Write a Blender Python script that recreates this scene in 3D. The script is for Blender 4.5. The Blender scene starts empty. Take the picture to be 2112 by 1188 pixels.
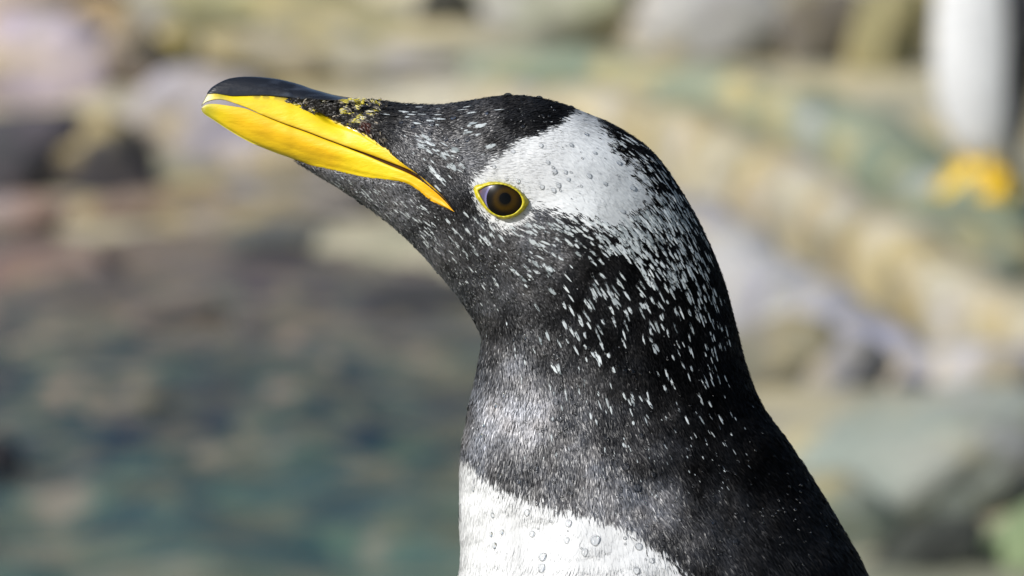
import bpy, math, random
import numpy as np
from mathutils import Vector, Matrix, noise
from mathutils.bvhtree import BVHTree

random.seed(7)
rng = np.random.default_rng(7)
sc = bpy.context.scene
R = math.radians

# ------------------------------------------------------------------ camera, sky, sun
FOCUS = 1.8                      # metres from the lens to the bird
LENS = 200.0
S = 36.0 / LENS * FOCUS / 2112   # metres per photo pixel in the plane of the bird
PITCH = R(7.0)
cam = bpy.data.cameras.new('camera')
cam.lens = LENS
cam.sensor_width = 36
cam.clip_start = 0.1
cam.clip_end = 500
cam.dof.use_dof = True
cam.dof.focus_distance = FOCUS - 0.022
cam.dof.aperture_fstop = 15.5
cam.dof.aperture_blades = 0
camo = bpy.data.objects.new('camera', cam)
sc.collection.objects.link(camo)
camo.location = (0, 0, 0)
camo.rotation_euler = (R(90) - PITCH, 0, 0)
sc.camera = camo

# the direction towards the sun: from the left, high, on the camera's side
SUN = Vector((-0.68, -0.42, 0.60)).normalized()
elev = math.asin(SUN.z)
azim = math.atan2(SUN.x, SUN.y)
world = bpy.data.worlds.new('World')
sc.world = world
world.use_nodes = True
wn = world.node_tree
bg = wn.nodes['Background']
sky = wn.nodes.new('ShaderNodeTexSky')
sky.sky_type = 'NISHITA'
sky.sun_disc = False
sky.sun_elevation = elev
sky.sun_rotation = azim
sky.dust_density = 1.2
wn.links.new(sky.outputs[0], bg.inputs[0])
bg.inputs[1].default_value = 0.10
sun = bpy.data.lights.new('sun', 'SUN')
sun.energy = 4.8
sun.angle = R(0.55)
sun.color = (1.0, 0.98, 0.95)
suno = bpy.data.objects.new('sun', sun)
sc.collection.objects.link(suno)
suno.rotation_euler = SUN.to_track_quat('Z', 'Y').to_euler()
suno.location = SUN * 20
sc.view_settings.view_transform = 'Standard'
sc.view_settings.look = 'None'
sc.view_settings.exposure = 0.0
sc.view_settings.gamma = 1.0
sc.view_settings.use_curve_mapping = False
sc.cycles.use_denoising = True
sc.cycles.max_bounces = 8
sc.cycles.transparent_max_bounces = 8
sc.cycles.sample_clamp_indirect = 6.0


# ------------------------------------------------------------------ helpers
def lin(r, g, b):
    f = lambda c: (c / 255 / 12.92) if c / 255 <= 0.04045 else ((c / 255 + 0.055) / 1.055) ** 2.4
    return (f(r), f(g), f(b))


def link(o, parent=None):
    sc.collection.objects.link(o)
    if parent is not None:
        o.parent = parent
    return o


def empty(name, label, cat, loc=(0, 0, 0), rot=(0, 0, 0), group=None):
    o = bpy.data.objects.new(name, None)
    o.location = loc
    o.rotation_euler = rot
    o.empty_display_size = 0.1
    o['label'] = label
    o['category'] = cat
    if group:
        o['group'] = group
    return link(o)


def mesh_np(name, verts, faces_tri=None, faces_quad=None, mat=None, parent=None, col=None, smooth=True, attr='col', add=True):
    """Fast mesh from arrays; col = per-vertex rgb."""
    verts = np.asarray(verts, np.float32)
    me = bpy.data.meshes.new(name)
    tri = np.zeros((0, 3), np.int32) if faces_tri is None else np.asarray(faces_tri, np.int32)
    quad = np.zeros((0, 4), np.int32) if faces_quad is None else np.asarray(faces_quad, np.int32)
    nl = tri.size + quad.size
    me.vertices.add(len(verts))
    me.vertices.foreach_set('co', verts.ravel())
    me.loops.add(nl)
    me.loops.foreach_set('vertex_index', np.concatenate([tri.ravel(), quad.ravel()]).astype(np.int32))
    me.polygons.add(len(tri) + len(quad))
    starts = np.concatenate([np.arange(len(tri)) * 3, len(tri) * 3 + np.arange(len(quad)) * 4]).astype(np.int32)
    me.polygons.foreach_set('loop_start', starts)
    me.update(calc_edges=True)
    me.polygons.foreach_set('use_smooth', np.full(len(me.polygons), smooth, bool))
    if col is not None:
        a = me.color_attributes.new(attr, 'FLOAT_COLOR', 'POINT')
        c4 = np.ones((len(verts), 4), np.float32)
        c4[:, :np.shape(col)[1]] = col
        a.data.foreach_set('color', c4.ravel())
    if mat:
        me.materials.append(mat)
    me.validate()
    if not add:
        return me
    o = bpy.data.objects.new(name, me)
    return link(o, parent)


def new_mat(name):
    m = bpy.data.materials.new(name)
    m.use_nodes = True
    nt = m.node_tree
    return m, nt, nt.nodes['Principled BSDF']


def nd(nt, kind, **kw):
    n = nt.nodes.new(kind)
    for k, v in kw.items():
        setattr(n, k, v)
    return n


def ramp(nt, src, stops):
    r = nd(nt, 'ShaderNodeValToRGB')
    e = r.color_ramp.elements
    while len(e) < len(stops):
        e.new(0.5)
    for i, (p, c) in enumerate(stops):
        e[i].position = p
        e[i].color = (*c, 1) if len(c) == 3 else c
    nt.links.new(src, r.inputs[0])
    return r.outputs[0]


def noise_tex(nt, scale, detail=4, rough=0.55, coord='Object', dist=0.0, stretch=None):
    tc = nd(nt, 'ShaderNodeTexCoord')
    src = tc.outputs[coord]
    if stretch:
        mp = nd(nt, 'ShaderNodeMapping')
        mp.inputs['Scale'].default_value = stretch
        nt.links.new(src, mp.inputs[0])
        src = mp.outputs[0]
    n = nd(nt, 'ShaderNodeTexNoise')
    n.inputs['Scale'].default_value = scale
    n.inputs['Detail'].default_value = detail
    n.inputs['Roughness'].default_value = rough
    n.inputs['Distortion'].default_value = dist
    nt.links.new(src, n.inputs['Vector'])
    return n.outputs['Fac']


def bump(nt, src, strength, dist, bsdf):
    b = nd(nt, 'ShaderNodeBump')
    b.inputs['Strength'].default_value = strength
    b.inputs['Distance'].default_value = dist
    nt.links.new(src, b.inputs['Height'])
    nt.links.new(b.outputs[0], bsdf.inputs['Normal'])


def catmull(pts, sub):
    """Centripetal-ish Catmull-Rom through the rows of pts."""
    P = np.asarray(pts, float)
    out = []
    n = len(P)
    for i in range(n - 1):
        p0 = P[max(i - 1, 0)]
        p1, p2 = P[i], P[i + 1]
        p3 = P[min(i + 2, n - 1)]
        for k in range(sub):
            t = k / sub
            out.append(0.5 * ((2 * p1) + (-p0 + p2) * t + (2 * p0 - 5 * p1 + 4 * p2 - p3) * t * t + (-p0 + 3 * p1 - 3 * p2 + p3) * t ** 3))
    out.append(P[-1])
    return np.array(out)


def resample(pts, n):
    P = np.asarray(pts, float)
    d = np.concatenate([[0], np.cumsum(np.hypot(*np.diff(P, axis=0).T))])
    t = np.linspace(0, d[-1], n)
    return np.stack([np.interp(t, d, P[:, 0]), np.interp(t, d, P[:, 1])], 1)


def in_poly(x, y, poly):
    P = np.asarray(poly, float)
    inside = np.zeros(np.shape(x), bool)
    j = len(P) - 1
    for i in range(len(P)):
        xi, yi = P[i]
        xj, yj = P[j]
        if yi != yj:
            c = ((yi > y) != (yj > y)) & (x < (xj - xi) * (y - yi) / (yj - yi) + xi)
            inside ^= c
        j = i
    return inside


def seg_dist(x, y, poly, closed=True):
    P = np.asarray(poly, float)
    best = np.full(np.shape(x), 1e9)
    n = len(P)
    for i in range(n if closed else n - 1):
        a, b = P[i], P[(i + 1) % n]
        ab = b - a
        L = max((ab ** 2).sum(), 1e-9)
        t = np.clip(((x - a[0]) * ab[0] + (y - a[1]) * ab[1]) / L, 0, 1)
        best = np.minimum(best, np.hypot(x - a[0] - t * ab[0], y - a[1] - t * ab[1]))
    return best


def signed(x, y, poly):          # positive inside
    d = seg_dist(x, y, poly)
    return np.where(in_poly(x, y, poly), d, -d)


def lattice(seed, n=64):
    return np.random.default_rng(seed).random((n, n))


def vnoise(x, y, scale, seed):
    """cheap smooth value noise in 0..1 on arrays, cell size = scale"""
    L = lattice(seed)
    u, v = np.asarray(x) / scale + 1000, np.asarray(y) / scale + 1000
    i, j = np.floor(u).astype(int), np.floor(v).astype(int)
    fu, fv = u - i, v - j
    fu, fv = fu * fu * (3 - 2 * fu), fv * fv * (3 - 2 * fv)
    g = lambda a, b: L[a % 64, b % 64]
    return (g(i, j) * (1 - fu) + g(i + 1, j) * fu) * (1 - fv) + (g(i, j + 1) * (1 - fu) + g(i + 1, j + 1) * fu) * fv


# ------------------------------------------------------------------ setting: materials
def rock_mat(name, c1, c2, scale=5.0, rough=0.8):
    m, nt, b = new_mat(name)
    f = noise_tex(nt, scale, 6, 0.6, dist=0.6)
    c = ramp(nt, f, [(0.36, c1), (0.62, c2)])
    # lichen, algae and damp patches, the same kinds on every rock, placed by position in the enclosure
    tc = nd(nt, 'ShaderNodeNewGeometry')
    def wn_(sc_, off):
        mp = nd(nt, 'ShaderNodeMapping'); mp.inputs['Location'].default_value = (off, off * 2, off * 3)
        nt.links.new(tc.outputs['Position'], mp.inputs[0])
        n = nd(nt, 'ShaderNodeTexNoise'); n.inputs['Scale'].default_value = sc_; n.inputs['Detail'].default_value = 5; n.inputs['Roughness'].default_value = .6
        nt.links.new(mp.outputs[0], n.inputs['Vector']); return n.outputs['Fac']
    def layer(c, fac, lo, hi, colr, amt):
        mx = nd(nt, 'ShaderNodeMix', data_type='RGBA')
        nt.links.new(ramp(nt, fac, [(lo, (0, 0, 0)), (hi, (amt, amt, amt))]), mx.inputs[0])
        nt.links.new(c, mx.inputs[6]); mx.inputs[7].default_value = (*colr, 1)
        return mx.outputs[2]
    if c1[1] > 0.06:
        c = layer(c, wn_(5.0, 1.3), .52, .64, lin(188, 168, 110), .65)
        c = layer(c, wn_(4.0, 5.1), .54, .66, lin(178, 174, 180), .60)
        c = layer(c, wn_(6.5, 9.7), .55, .68, lin(112, 112, 92), .70)
    f2 = noise_tex(nt, scale * 7, 4, 0.6)
    mx = nd(nt, 'ShaderNodeMix', data_type='RGBA', blend_type='MULTIPLY')
    mx.inputs[0].default_value = 0.55
    nt.links.new(c, mx.inputs[6])
    nt.links.new(ramp(nt, f2, [(0.3, (0.55, 0.55, 0.55)), (0.7, (1.2, 1.2, 1.2))]), mx.inputs[7])
    nt.links.new(mx.outputs[2], b.inputs['Base Color'])
    b.inputs['Roughness'].default_value = rough
    bump(nt, f2, 0.6, 0.02, b)
    return m


WATER_Z = -1.55
KX = S / FOCUS                       # tangent per photo pixel


def ground_point(px, dist):          # x in the world of something dist metres away
    return (px - 1056) * KX * dist


def ray_z(py, dist):                 # height in the world seen at that row, dist metres away along the ground
    a = PITCH + math.atan((py - 594) * KX)
    return -dist * math.tan(a)


# water surface: one rippled sheet
wx = np.linspace(-7, 5, 420)
wy = np.linspace(2.0, 15.5, 420)
X, Y = np.meshgrid(wx, wy)
h = np.zeros_like(X)
wr = np.random.default_rng(11)
for k in range(34):
    ang = wr.uniform(-0.6, 0.6) + (2.1 if k % 3 else 0.6)
    L = wr.uniform(0.12, 0.55)
    h += 0.0078 * L ** 0.9 * np.sin((X * math.cos(ang) + Y * math.sin(ang)) * 2 * math.pi / L + wr.uniform(0, 6.28)
                                 + 1.2 * (vnoise(X, Y, 0.6, 20 + k) - .5))
idx = np.arange(420 * 420).reshape(420, 420)
q = np.stack([idx[:-1, :-1], idx[:-1, 1:], idx[1:, 1:], idx[1:, :-1]], -1).reshape(-1, 4)
mw, nt, b = new_mat('pool_water')
f = noise_tex(nt, 4.5, 4, 0.6, dist=1.2)
c = ramp(nt, f, [(0.38, (0.003, 0.010, 0.032)), (0.47, (0.020, 0.040, 0.050)), (0.55, (0.065, 0.095, 0.070)), (0.63, (0.26, 0.20, 0.15))])  # tan rock reflections painted into the water colour
# shallow brown with warm rock reflections painted in along the bank, greener towards the near side
ge = nd(nt, 'ShaderNodeNewGeometry'); sp_ = nd(nt, 'ShaderNodeSeparateXYZ'); nt.links.new(ge.outputs['Position'], sp_.inputs[0])
nz = noise_tex(nt, 1.6, 4, .6)
ad = nd(nt, 'ShaderNodeMath', operation='MULTIPLY_ADD'); nt.links.new(nz, ad.inputs[0]); ad.inputs[1].default_value = 2.4; nt.links.new(sp_.outputs[1], ad.inputs[2])
for lo, hi, colr, amt in ((12.7, 14.6, (.21, .15, .125), .65), (11.6, 9.9, (.095, .17, .12), .45)):
    mr = nd(nt, 'ShaderNodeMapRange'); nt.links.new(ad.outputs[0], mr.inputs[0])
    mr.inputs[1].default_value = lo; mr.inputs[2].default_value = hi; mr.inputs[3].default_value = 0; mr.inputs[4].default_value = amt
    mx = nd(nt, 'ShaderNodeMix', data_type='RGBA'); nt.links.new(mr.outputs[0], mx.inputs[0]); nt.links.new(c, mx.inputs[6]); mx.inputs[7].default_value = (*colr, 1)
    c = mx.outputs[2]
nt.links.new(c, b.inputs['Base Color'])
b.inputs['Roughness'].default_value = 0.06
b.inputs['IOR'].default_value = 1.333
bump(nt, noise_tex(nt, 9, 4, 0.6), 0.35, 0.02, b)
w = mesh_np('water', np.stack([X, Y, WATER_Z + h], -1).reshape(-1, 3), faces_quad=q, mat=mw)
w['kind'] = 'structure'


# ------------------------------------------------------------------ boulders on the bank
def rock_mesh(name, seed, sub=4, chunky=0.35):
    import bmesh
    bm = bmesh.new()
    bmesh.ops.create_icosphere(bm, subdivisions=sub, radius=1)
    o = Vector((seed * 3.7, seed * 1.3, seed * 5.1))
    r = random.Random(seed)
    planes = []
    for _ in range(11):
        n = Vector((r.gauss(0, 1), r.gauss(0, 1), r.gauss(0, 1))).normalized()
        planes.append((n, r.uniform(0.62, 0.9)))
    for v in bm.verts:
        p = v.co.copy()
        for n, d in planes:
            s = p.dot(n)
            if s > d:
                p -= n * (s - d) * 0.85
        k = 1 + chunky * (noise.fractal(p * 1.3 + o, 1.0, 2.0, 3)) * 0.5 + 0.05 * noise.noise(p * 6 + o)
        v.co = p * k
    for f in bm.faces:
        f.smooth = True
    me = bpy.data.meshes.new(name)
    bm.to_mesh(me)
    bm.free()
    return me


PALE = 0.80


def rc(r, g, b_, k=PALE):
    c = lin(r, g, b_)
    return tuple(min(0.62, v * k) for v in c)


ROCKS = [
    # px, py, half width px, half height px, distance, depth ratio, roll deg, colour 1, colour 2, label
    (70, 150, 200, 125, 15.0, 1.0, 4, rc(190, 175, 190), rc(214, 200, 205), 'pale lavender boulder at far left, overhanging a dark hollow'),
    (40, 5, 210, 70, 15.8, 1.2, 0, rc(222, 196, 178), rc(205, 185, 170), 'pinkish cream boulder in the upper left corner, behind the lavender one'),
    (215, 60, 70, 60, 15.4, 1.0, 30, rc(205, 170, 120), rc(190, 165, 120), 'small orange tan stone right of the corner boulder at upper left'),
    (262, 130, 66, 80, 14.9, 1.0, 10, rc(185, 165, 160), rc(150, 138, 105), 'small mauve stone with olive edges beside the lavender boulder'),
    (50, 322, 210, 108, 14.15, 0.6, -4, (0.040, 0.042, 0.044), (0.085, 0.072, 0.085), 'nearly black rock painted as the shade in the hollow at far left'),  # dark colour stands in for the shadow under the overhang
    (180, 332, 170, 92, 14.12, 0.6, 8, (0.085, 0.075, 0.088), (0.035, 0.035, 0.038), 'dark charcoal rock painted as shade at the right end of the hollow'),  # same overhang shadow put into the rock colour
    (-40, 462, 230, 42, 13.85, 0.7, -10, rc(190, 160, 140), rc(170, 140, 122), 'flat pinkish tan ledge stone at the left water edge'),
    (300, 430, 200, 34, 13.85, 0.6, -8, rc(160, 138, 118), rc(140, 120, 108), 'long low brown ledge stone in front of the dark hollow'),
    (350, 140, 60, 85, 15.0, 0.8, 10, rc(196, 172, 95), rc(160, 150, 100), 'upright mustard yellow stone left of the bill tip'),
    (440, 260, 165, 115, 14.6, 1.0, 6, rc(188, 178, 175), rc(176, 170, 182), 'rounded pale grey boulder behind the tip of the bill'),
    (640, 330, 190, 85, 14.4, 1.0, 8, rc(160, 155, 168), rc(172, 166, 172), 'low lavender grey boulder seen below the bill'),
    (560, 425, 270, 42, 13.9, 1.2, 2, rc(150, 138, 115), rc(120, 112, 100), 'long olive brown stone at the waterline under the bill'),
    (840, 380, 170, 70, 14.0, 1.0, 6, rc(118, 114, 108), rc(140, 134, 124), 'grey brown stone at the waterline behind the throat'),
    (640, 500, 210, 42, 13.62, 1.2, 6, rc(104, 106, 102), rc(88, 88, 84), 'submerged looking dark grey slab at the middle of the waterline'),
    (330, 60, 170, 60, 16.3, 1.0, 4, rc(178, 170, 128), rc(160, 156, 110), 'olive tan stone at the top, between yellow stone and corner boulder'),
    (560, 30, 230, 70, 16.6, 1.0, 4, rc(165, 164, 120), rc(186, 174, 130), 'wide mossy olive boulder at the top above the bill'),
    (740, 80, 180, 75, 16.2, 1.0, 8, rc(176, 164, 120), rc(160, 154, 116), 'tan boulder left of the dark cleft at the top'),
    (520, 130, 160, 60, 15.3, 1.0, 2, rc(196, 180, 140), rc(200, 190, 170), 'cream coloured low stone just above the black culmen'),
    (930, 25, 75, 60, 15.8, 1.0, 20, (0.030, 0.028, 0.018), (0.055, 0.050, 0.030), 'dark olive rock painted as the shade in the cleft at the top centre'),  # shade of the gap put into the rock colour
    (1180, 50, 210, 110, 16.1, 1.0, 6, rc(188, 184, 166), rc(172, 174, 140), 'big pale boulder with mossy patches right of the dark cleft'),
    (1470, 60, 210, 110, 16.0, 1.0, 4, rc(186, 184, 178), rc(176, 172, 162), 'big pale grey boulder above the crown of the near penguin'),
    (1720, 95, 105, 120, 15.9, 1.0, 5, rc(104, 98, 90), rc(122, 112, 92), 'dark brown grey boulder left of the olive stones at upper right'),
    (1830, 110, 75, 140, 15.5, 1.0, 12, rc(158, 150, 110), rc(134, 126, 80), 'tall olive boulder immediately left of the standing penguin'),
    (1950, 60, 170, 130, 15.9, 1.0, -5, rc(176, 168, 130), rc(150, 146, 120), 'tan boulder directly behind the standing penguin'),
    (860, 130, 190, 42, 15.3, 1.4, 6, rc(172, 166, 132), rc(188, 180, 165), 'long flat stone above the forehead of the near penguin'),
    (2030, 525, 200, 84, 12.75, 1.4, 14, rc(160, 172, 132), rc(140, 148, 132), 'moss covered flat rock under the feet of the standing penguin'),
    (1610, 765, 210, 105, 12.0, 0.5, 0, rc(150, 144, 128), rc(136, 134, 116), 'dull brown grey rock right of the shoulder of the near penguin'),
    (2040, 800, 120, 85, 11.4, 1.0, -10, rc(200, 196, 198), rc(190, 180, 160), 'whitish boulder at the right edge above the grey green rock'),
    (1700, 905, 150, 44, 10.7, 1.2, -12, rc(186, 180, 156), rc(170, 170, 160), 'thin pale stone on top of the grey green rock'),
    (1850, 985, 420, 130, 10.5, 1.0, -14, rc(150, 160, 148), rc(166, 168, 156), 'large grey green rock at lower right beside the back of the near penguin'),
    (1700, 1080, 160, 110, 10.1, 1.0, 0, rc(140, 148, 136), rc(124, 134, 118), 'grey green rock low beside the back of the near penguin'),
    (1900, 1160, 150, 60, 9.8, 1.2, -25, (0.045, 0.050, 0.036), (0.030, 0.032, 0.026), 'dark rock painted as shade at the bottom right'),  # shadow below the grey green rock put into this colour
    (1745, 765, 120, 85, 11.0, 0.8, -14, rc(156, 156, 168), rc(166, 162, 158), 'smooth lavender stone filling the dip right of the dull brown rock'),
    (110, 565, 170, 55, 0, 1.0, 0, rc(128, 104, 96), rc(150, 122, 108), 'low reddish brown stone breaking the water at far left'),
    (565, 540, 120, 36, 0, 1.0, 0, (0.02, 0.022, 0.022), (0.035, 0.035, 0.035), 'low black wet stone breaking the water under the bill'),
    (330, 655, 120, 30, 0, 1.0, -10, rc(140, 124, 112), rc(110, 104, 98), 'small pinkish grey stone barely breaking the water at left'),
    (880, 620, 130, 40, 0, 1.0, 5, (0.04, 0.04, 0.042), (0.065, 0.065, 0.065), 'dark grey stone breaking the water beside the throat'),
    (250, 830, 90, 20, 0, 1.0, -16, rc(128, 118, 112), rc(104, 104, 100), 'small grey pink stone just awash at lower left'),
    (-20, 960, 50, 60, 0, 1.0, 0, (0.03, 0.026, 0.03), (0.05, 0.045, 0.05), 'dark stone standing in the water at the lower left edge'),
    (2150, 1135, 190, 100, 9.0, 1.0, -38, rc(150, 168, 122), rc(132, 150, 108), 'bright green algae covered rock in the lower right corner'),
]
# shoreline: distance y at which the land begins, as a function of x
shore = [(-30, 14.6), (-3, 14.0), (-1.3, 13.8), (-0.6, 13.6), (-0.2, 13.0), (0.02, 11.8), (0.16, 10.2), (0.26, 9.0), (0.42, 8.0), (0.6, 7.2), (1.0, 6.2), (2.0, 4.5), (4, 2.0), (30, -6)]
sx = np.array([p[0] for p in shore]); sy = np.array([p[1] for p in shore])


for r_i, r in enumerate(ROCKS):
    if r[4] == 0:
        ROCKS[r_i] = r[:4] + (-WATER_Z / math.tan(PITCH + math.atan((r[1] - 594) * KX)),) + r[5:]
for r_i, r in enumerate(ROCKS):          # the right bank comes nearer towards the bottom of the picture
    if r[0] > 1380 and r[1] > 400:
        ROCKS[r_i] = r[:4] + (float(np.interp(r[1], [400, 500, 600, 700, 800, 900, 1000, 1100, 1188], [13.0, 12.3, 11.4, 10.8, 10.3, 9.7, 9.15, 8.7, 8.4])),) + r[5:]
RB = np.array([(ground_point(r[0], r[4]), r[4], ray_z(r[1], r[4]) - (0.62 if r[0] < 900 else 0.25) * r[3] * KX * r[4]) for r in ROCKS]
              + [(ground_point(a_, d_), d_, ray_z(b_, d_) - .06) for a_, b_, d_ in ((1150, 245, 14.6), (1350, 290, 14.1), (1700, 470, 12.7), (2080, 690, 11.3), (1570, 620, 11.9), (1880, 800, 10.7), (1760, 300, 13.9), (1330, 175, 14.8), (1440, 520, 12.6))]
              + [(-4, 15, -1.3), (-3, 17, -1.1), (3, 13, -1.30), (3, 9, -1.42), (3, 17, -1.1), (0, 17.6, -1.0), (1.6, 7, -1.45)])


def terrain_height(x, y):
    d = y - np.interp(x, sx, sy)
    d = np.where(x > 0, d * 0.75, d)
    num = np.zeros_like(x); den = np.zeros_like(x)
    for rx_, ry_, rz_ in RB:
        w_ = 1 / ((x - rx_) ** 2 + 0.6 * (y - ry_) ** 2 + 0.02) ** 1.8
        num += w_ * rz_; den += w_
    land = num / den
    land = land + 0.12 * np.clip(y - 16.8, 0, 60)
    n = (vnoise(x, y, 0.55, 3) - 0.5) * 0.05 + (vnoise(x, y, 0.17, 4) - 0.5) * 0.03
    land = np.maximum(land, WATER_Z + 0.03) + n
    bed = WATER_Z + np.maximum(d * 0.35, -0.9) - 0.04 + n
    t = np.clip((d + 0.05) / 0.15, 0, 1)
    return bed * (1 - t) + land * t


gx = np.concatenate([np.linspace(-60, -4, 30)[:-1], np.linspace(-4, 4, 200), np.linspace(4, 60, 30)[1:]])
gy = np.concatenate([np.linspace(-40, 3, 20)[:-1], np.linspace(3, 20, 260), np.linspace(20, 120, 30)[1:]])
X, Y = np.meshgrid(gx, gy)
Z = terrain_height(X, Y)
nxg, nyg = len(gx), len(gy)
idx = np.arange(nxg * nyg).reshape(nyg, nxg)
q = np.stack([idx[:-1, :-1], idx[:-1, 1:], idx[1:, 1:], idx[1:, :-1]], -1).reshape(-1, 4)
mg, nt, b = new_mat('rocky_ground_material')
f = noise_tex(nt, 2.2, 6, 0.6, dist=0.5)
c = ramp(nt, f, [(0.32, lin(120, 122, 100)), (0.5, lin(165, 158, 135)), (0.68, lin(190, 175, 130))])
nt.links.new(c, b.inputs['Base Color'])
b.inputs['Roughness'].default_value = 0.85
bump(nt, noise_tex(nt, 18, 5, 0.6), 0.7, 0.03, b)
g = mesh_np('ground', np.stack([X, Y, Z], -1).reshape(-1, 3), faces_quad=q, mat=mg)
g['kind'] = 'structure'


# long curving ledges of the right bank: one continuous rock each
def ledge(label, path, c1, c2, seed, depth=0.9, scale=3.0):
    Pp = catmull([(ground_point(a, d), d, ray_z(b_, d), h_ * KX * d) for a, b_, d, h_ in path], 14)
    n1, n2 = len(Pp), 40
    vv = []
    for i in range(n1):
        t = Pp[min(i + 1, n1 - 1)][:3] - Pp[max(i - 1, 0)][:3]
        t /= np.linalg.norm(t)
        side_ = np.cross(t, [0, 0, 1]); side_ /= np.linalg.norm(side_)
        up = np.cross(side_, t)
        end = min(1, math.sin(math.pi * min(max(i / (n1 - 1), .02), .98)) * 3) ** .5
        for k in range(n2):
            a = k / n2 * 2 * math.pi
            c_, s_ = math.cos(a), math.sin(a)
            c_, s_ = math.copysign(abs(c_) ** .7, c_), math.copysign(abs(s_) ** .7, s_)
            q0 = Pp[i][:3] + (side_ * c_ * depth + up * s_) * Pp[i][3] * end
            nn = Vector(q0.tolist()) * 4.5 + Vector((seed * 7.1, seed, 0))
            f_ = 1 + .30 * noise.fractal(nn, 1.0, 2.0, 5)
            q1 = Pp[i][:3] + (side_ * c_ * depth + up * s_) * Pp[i][3] * end * f_
            vv.append(q1)
    ix = np.arange(n1 * n2).reshape(n1, n2)
    qq = np.stack([ix[:-1], np.roll(ix, -1, 1)[:-1], np.roll(ix, -1, 1)[1:], ix[1:]], -1).reshape(-1, 4)
    tt = [[r[0], r[k], r[k + 1]] for r in (ix[0], ix[-1]) for k in range(1, n2 - 1)]
    o = mesh_np('rock_ledge', np.array(vv), np.array(tt), qq, rock_mat('ledge_stone', c1, c2, scale, .75))
    o['label'] = label
    o['category'] = 'rock ledge'
    return o


ledge('long mossy grey green ledge curving from above the crown down to the right edge', [(560, 165, 15.4, 40), (850, 160, 15.3, 42), (1100, 150, 15.1, 50), (1330, 175, 14.8, 52), (1560, 220, 14.4, 62), (1760, 300, 13.9, 78), (1950, 420, 13.3, 90), (2130, 520, 12.8, 95), (2330, 620, 12.5, 100)], rc(112, 130, 110), rc(156, 162, 138), 3, 1.1)
ledge('continuous tan yellow rock face below the mossy ledge, running behind the nape', [(640, 235, 15.0, 50), (900, 225, 14.9, 55), (1150, 245, 14.6, 65), (1350, 290, 14.1, 82), (1520, 370, 13.5, 100), (1700, 470, 12.7, 105), (1880, 580, 11.9, 105), (2080, 690, 11.3, 105), (2300, 790, 11.0, 110)], rc(160, 140, 84), rc(196, 190, 170), 8, .8, 4.0)
ledge('smooth lavender grey rock slope under the tan rock face at the right', [(1330, 430, 13.3, 80), (1440, 520, 12.6, 100), (1570, 620, 11.9, 115), (1720, 730, 11.2, 115), (1880, 800, 10.7, 95), (2050, 810, 10.5, 85), (2250, 820, 10.4, 90)], rc(132, 134, 160), rc(186, 184, 180), 13, .8, 3.0)
rock_meshes = [rock_mesh('rock_shape', i + 1) for i in range(7)]
for i, (px, py, rw, rh, dist, dr, roll, c1, c2, lab) in enumerate(ROCKS):
    me = rock_meshes[i % 7].copy()
    me.name = 'boulder'
    me.materials.clear()
    me.materials.append(rock_mat('boulder_stone', c1, c2, 1.5, 0.75))
    o = bpy.data.objects.new('boulder', me)
    sxw = rw * KX * dist * 1.12
    szw = rh * KX * dist * 1.12
    o.scale = (sxw, (sxw + szw) * 0.5 * dr, szw)
    o.location = (ground_point(px, dist), dist, ray_z(py, dist))
    o.rotation_euler = (random.uniform(-.2, .2), R(roll), random.uniform(-.3, .3))
    o['label'] = lab
    o['category'] = 'boulder'
    o['group'] = 'boulders on the rocky bank'
    link(o)

# dark wall added behind the bank, above the picture, to darken the pool's reflections
wxs, wzs = np.linspace(-14, 14, 150), np.linspace(-1.3, 3.6, 40)
Xw, Zw = np.meshgrid(wxs, wzs)
Yw = 20.5 + (vnoise(Xw, Zw, 2.1, 81) - .5) * 1.6 + (vnoise(Xw, Zw, .7, 82) - .5) * .7 + (vnoise(Xw, Zw, .25, 83) - .5) * .2 + (Zw + 1.3) * .25
ix = np.arange(150 * 40).reshape(40, 150)
qb = np.stack([ix[:-1, :-1], ix[:-1, 1:], ix[1:, 1:], ix[1:, :-1]], -1).reshape(-1, 4)
vf = np.stack([Xw, Yw, Zw], -1).reshape(-1, 3)
vb = vf + np.array([0, 2.0, 0])
rim = list(ix[0]) + list(ix[1:, -1]) + list(ix[-1, ::-1][1:]) + list(ix[::-1, 0][1:])
sd = np.array([[rim[k + 1], rim[k], rim[k] + 6000, rim[k + 1] + 6000] for k in range(len(rim) - 1)])
o = mesh_np('added_rock_wall', np.concatenate([vf, vb]), None, np.concatenate([qb, qb[:, ::-1] + 6000, sd]), rock_mat('added_wall_rock', (.085, .10, .11), (.16, .15, .13), 0.5))
o['label'] = 'tall dark rock wall added out of view to darken the reflections in the pool'
o['category'] = 'rock wall'

# the rock the near penguin stands on (below the picture)
FEET_PY = 4560
fr = rock_mesh('boulder', 31, 5, 0.25)
fr.materials.append(rock_mat('boulder_stone', rc(150, 145, 125), rc(125, 130, 115), 1.5))
o = bpy.data.objects.new('boulder', fr)
feet_w = Matrix.Rotation(-PITCH, 4, 'X') @ Vector((0.03, FOCUS, (594 - FEET_PY) * S))
o.scale = (0.8, 0.62, 0.62)
o.location = (feet_w.x + 0.05, feet_w.y + 0.05, feet_w.z - 0.50)
o['label'] = 'grey rock standing in the water that the near penguin stands on'
o['category'] = 'boulder'
link(o)

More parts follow.
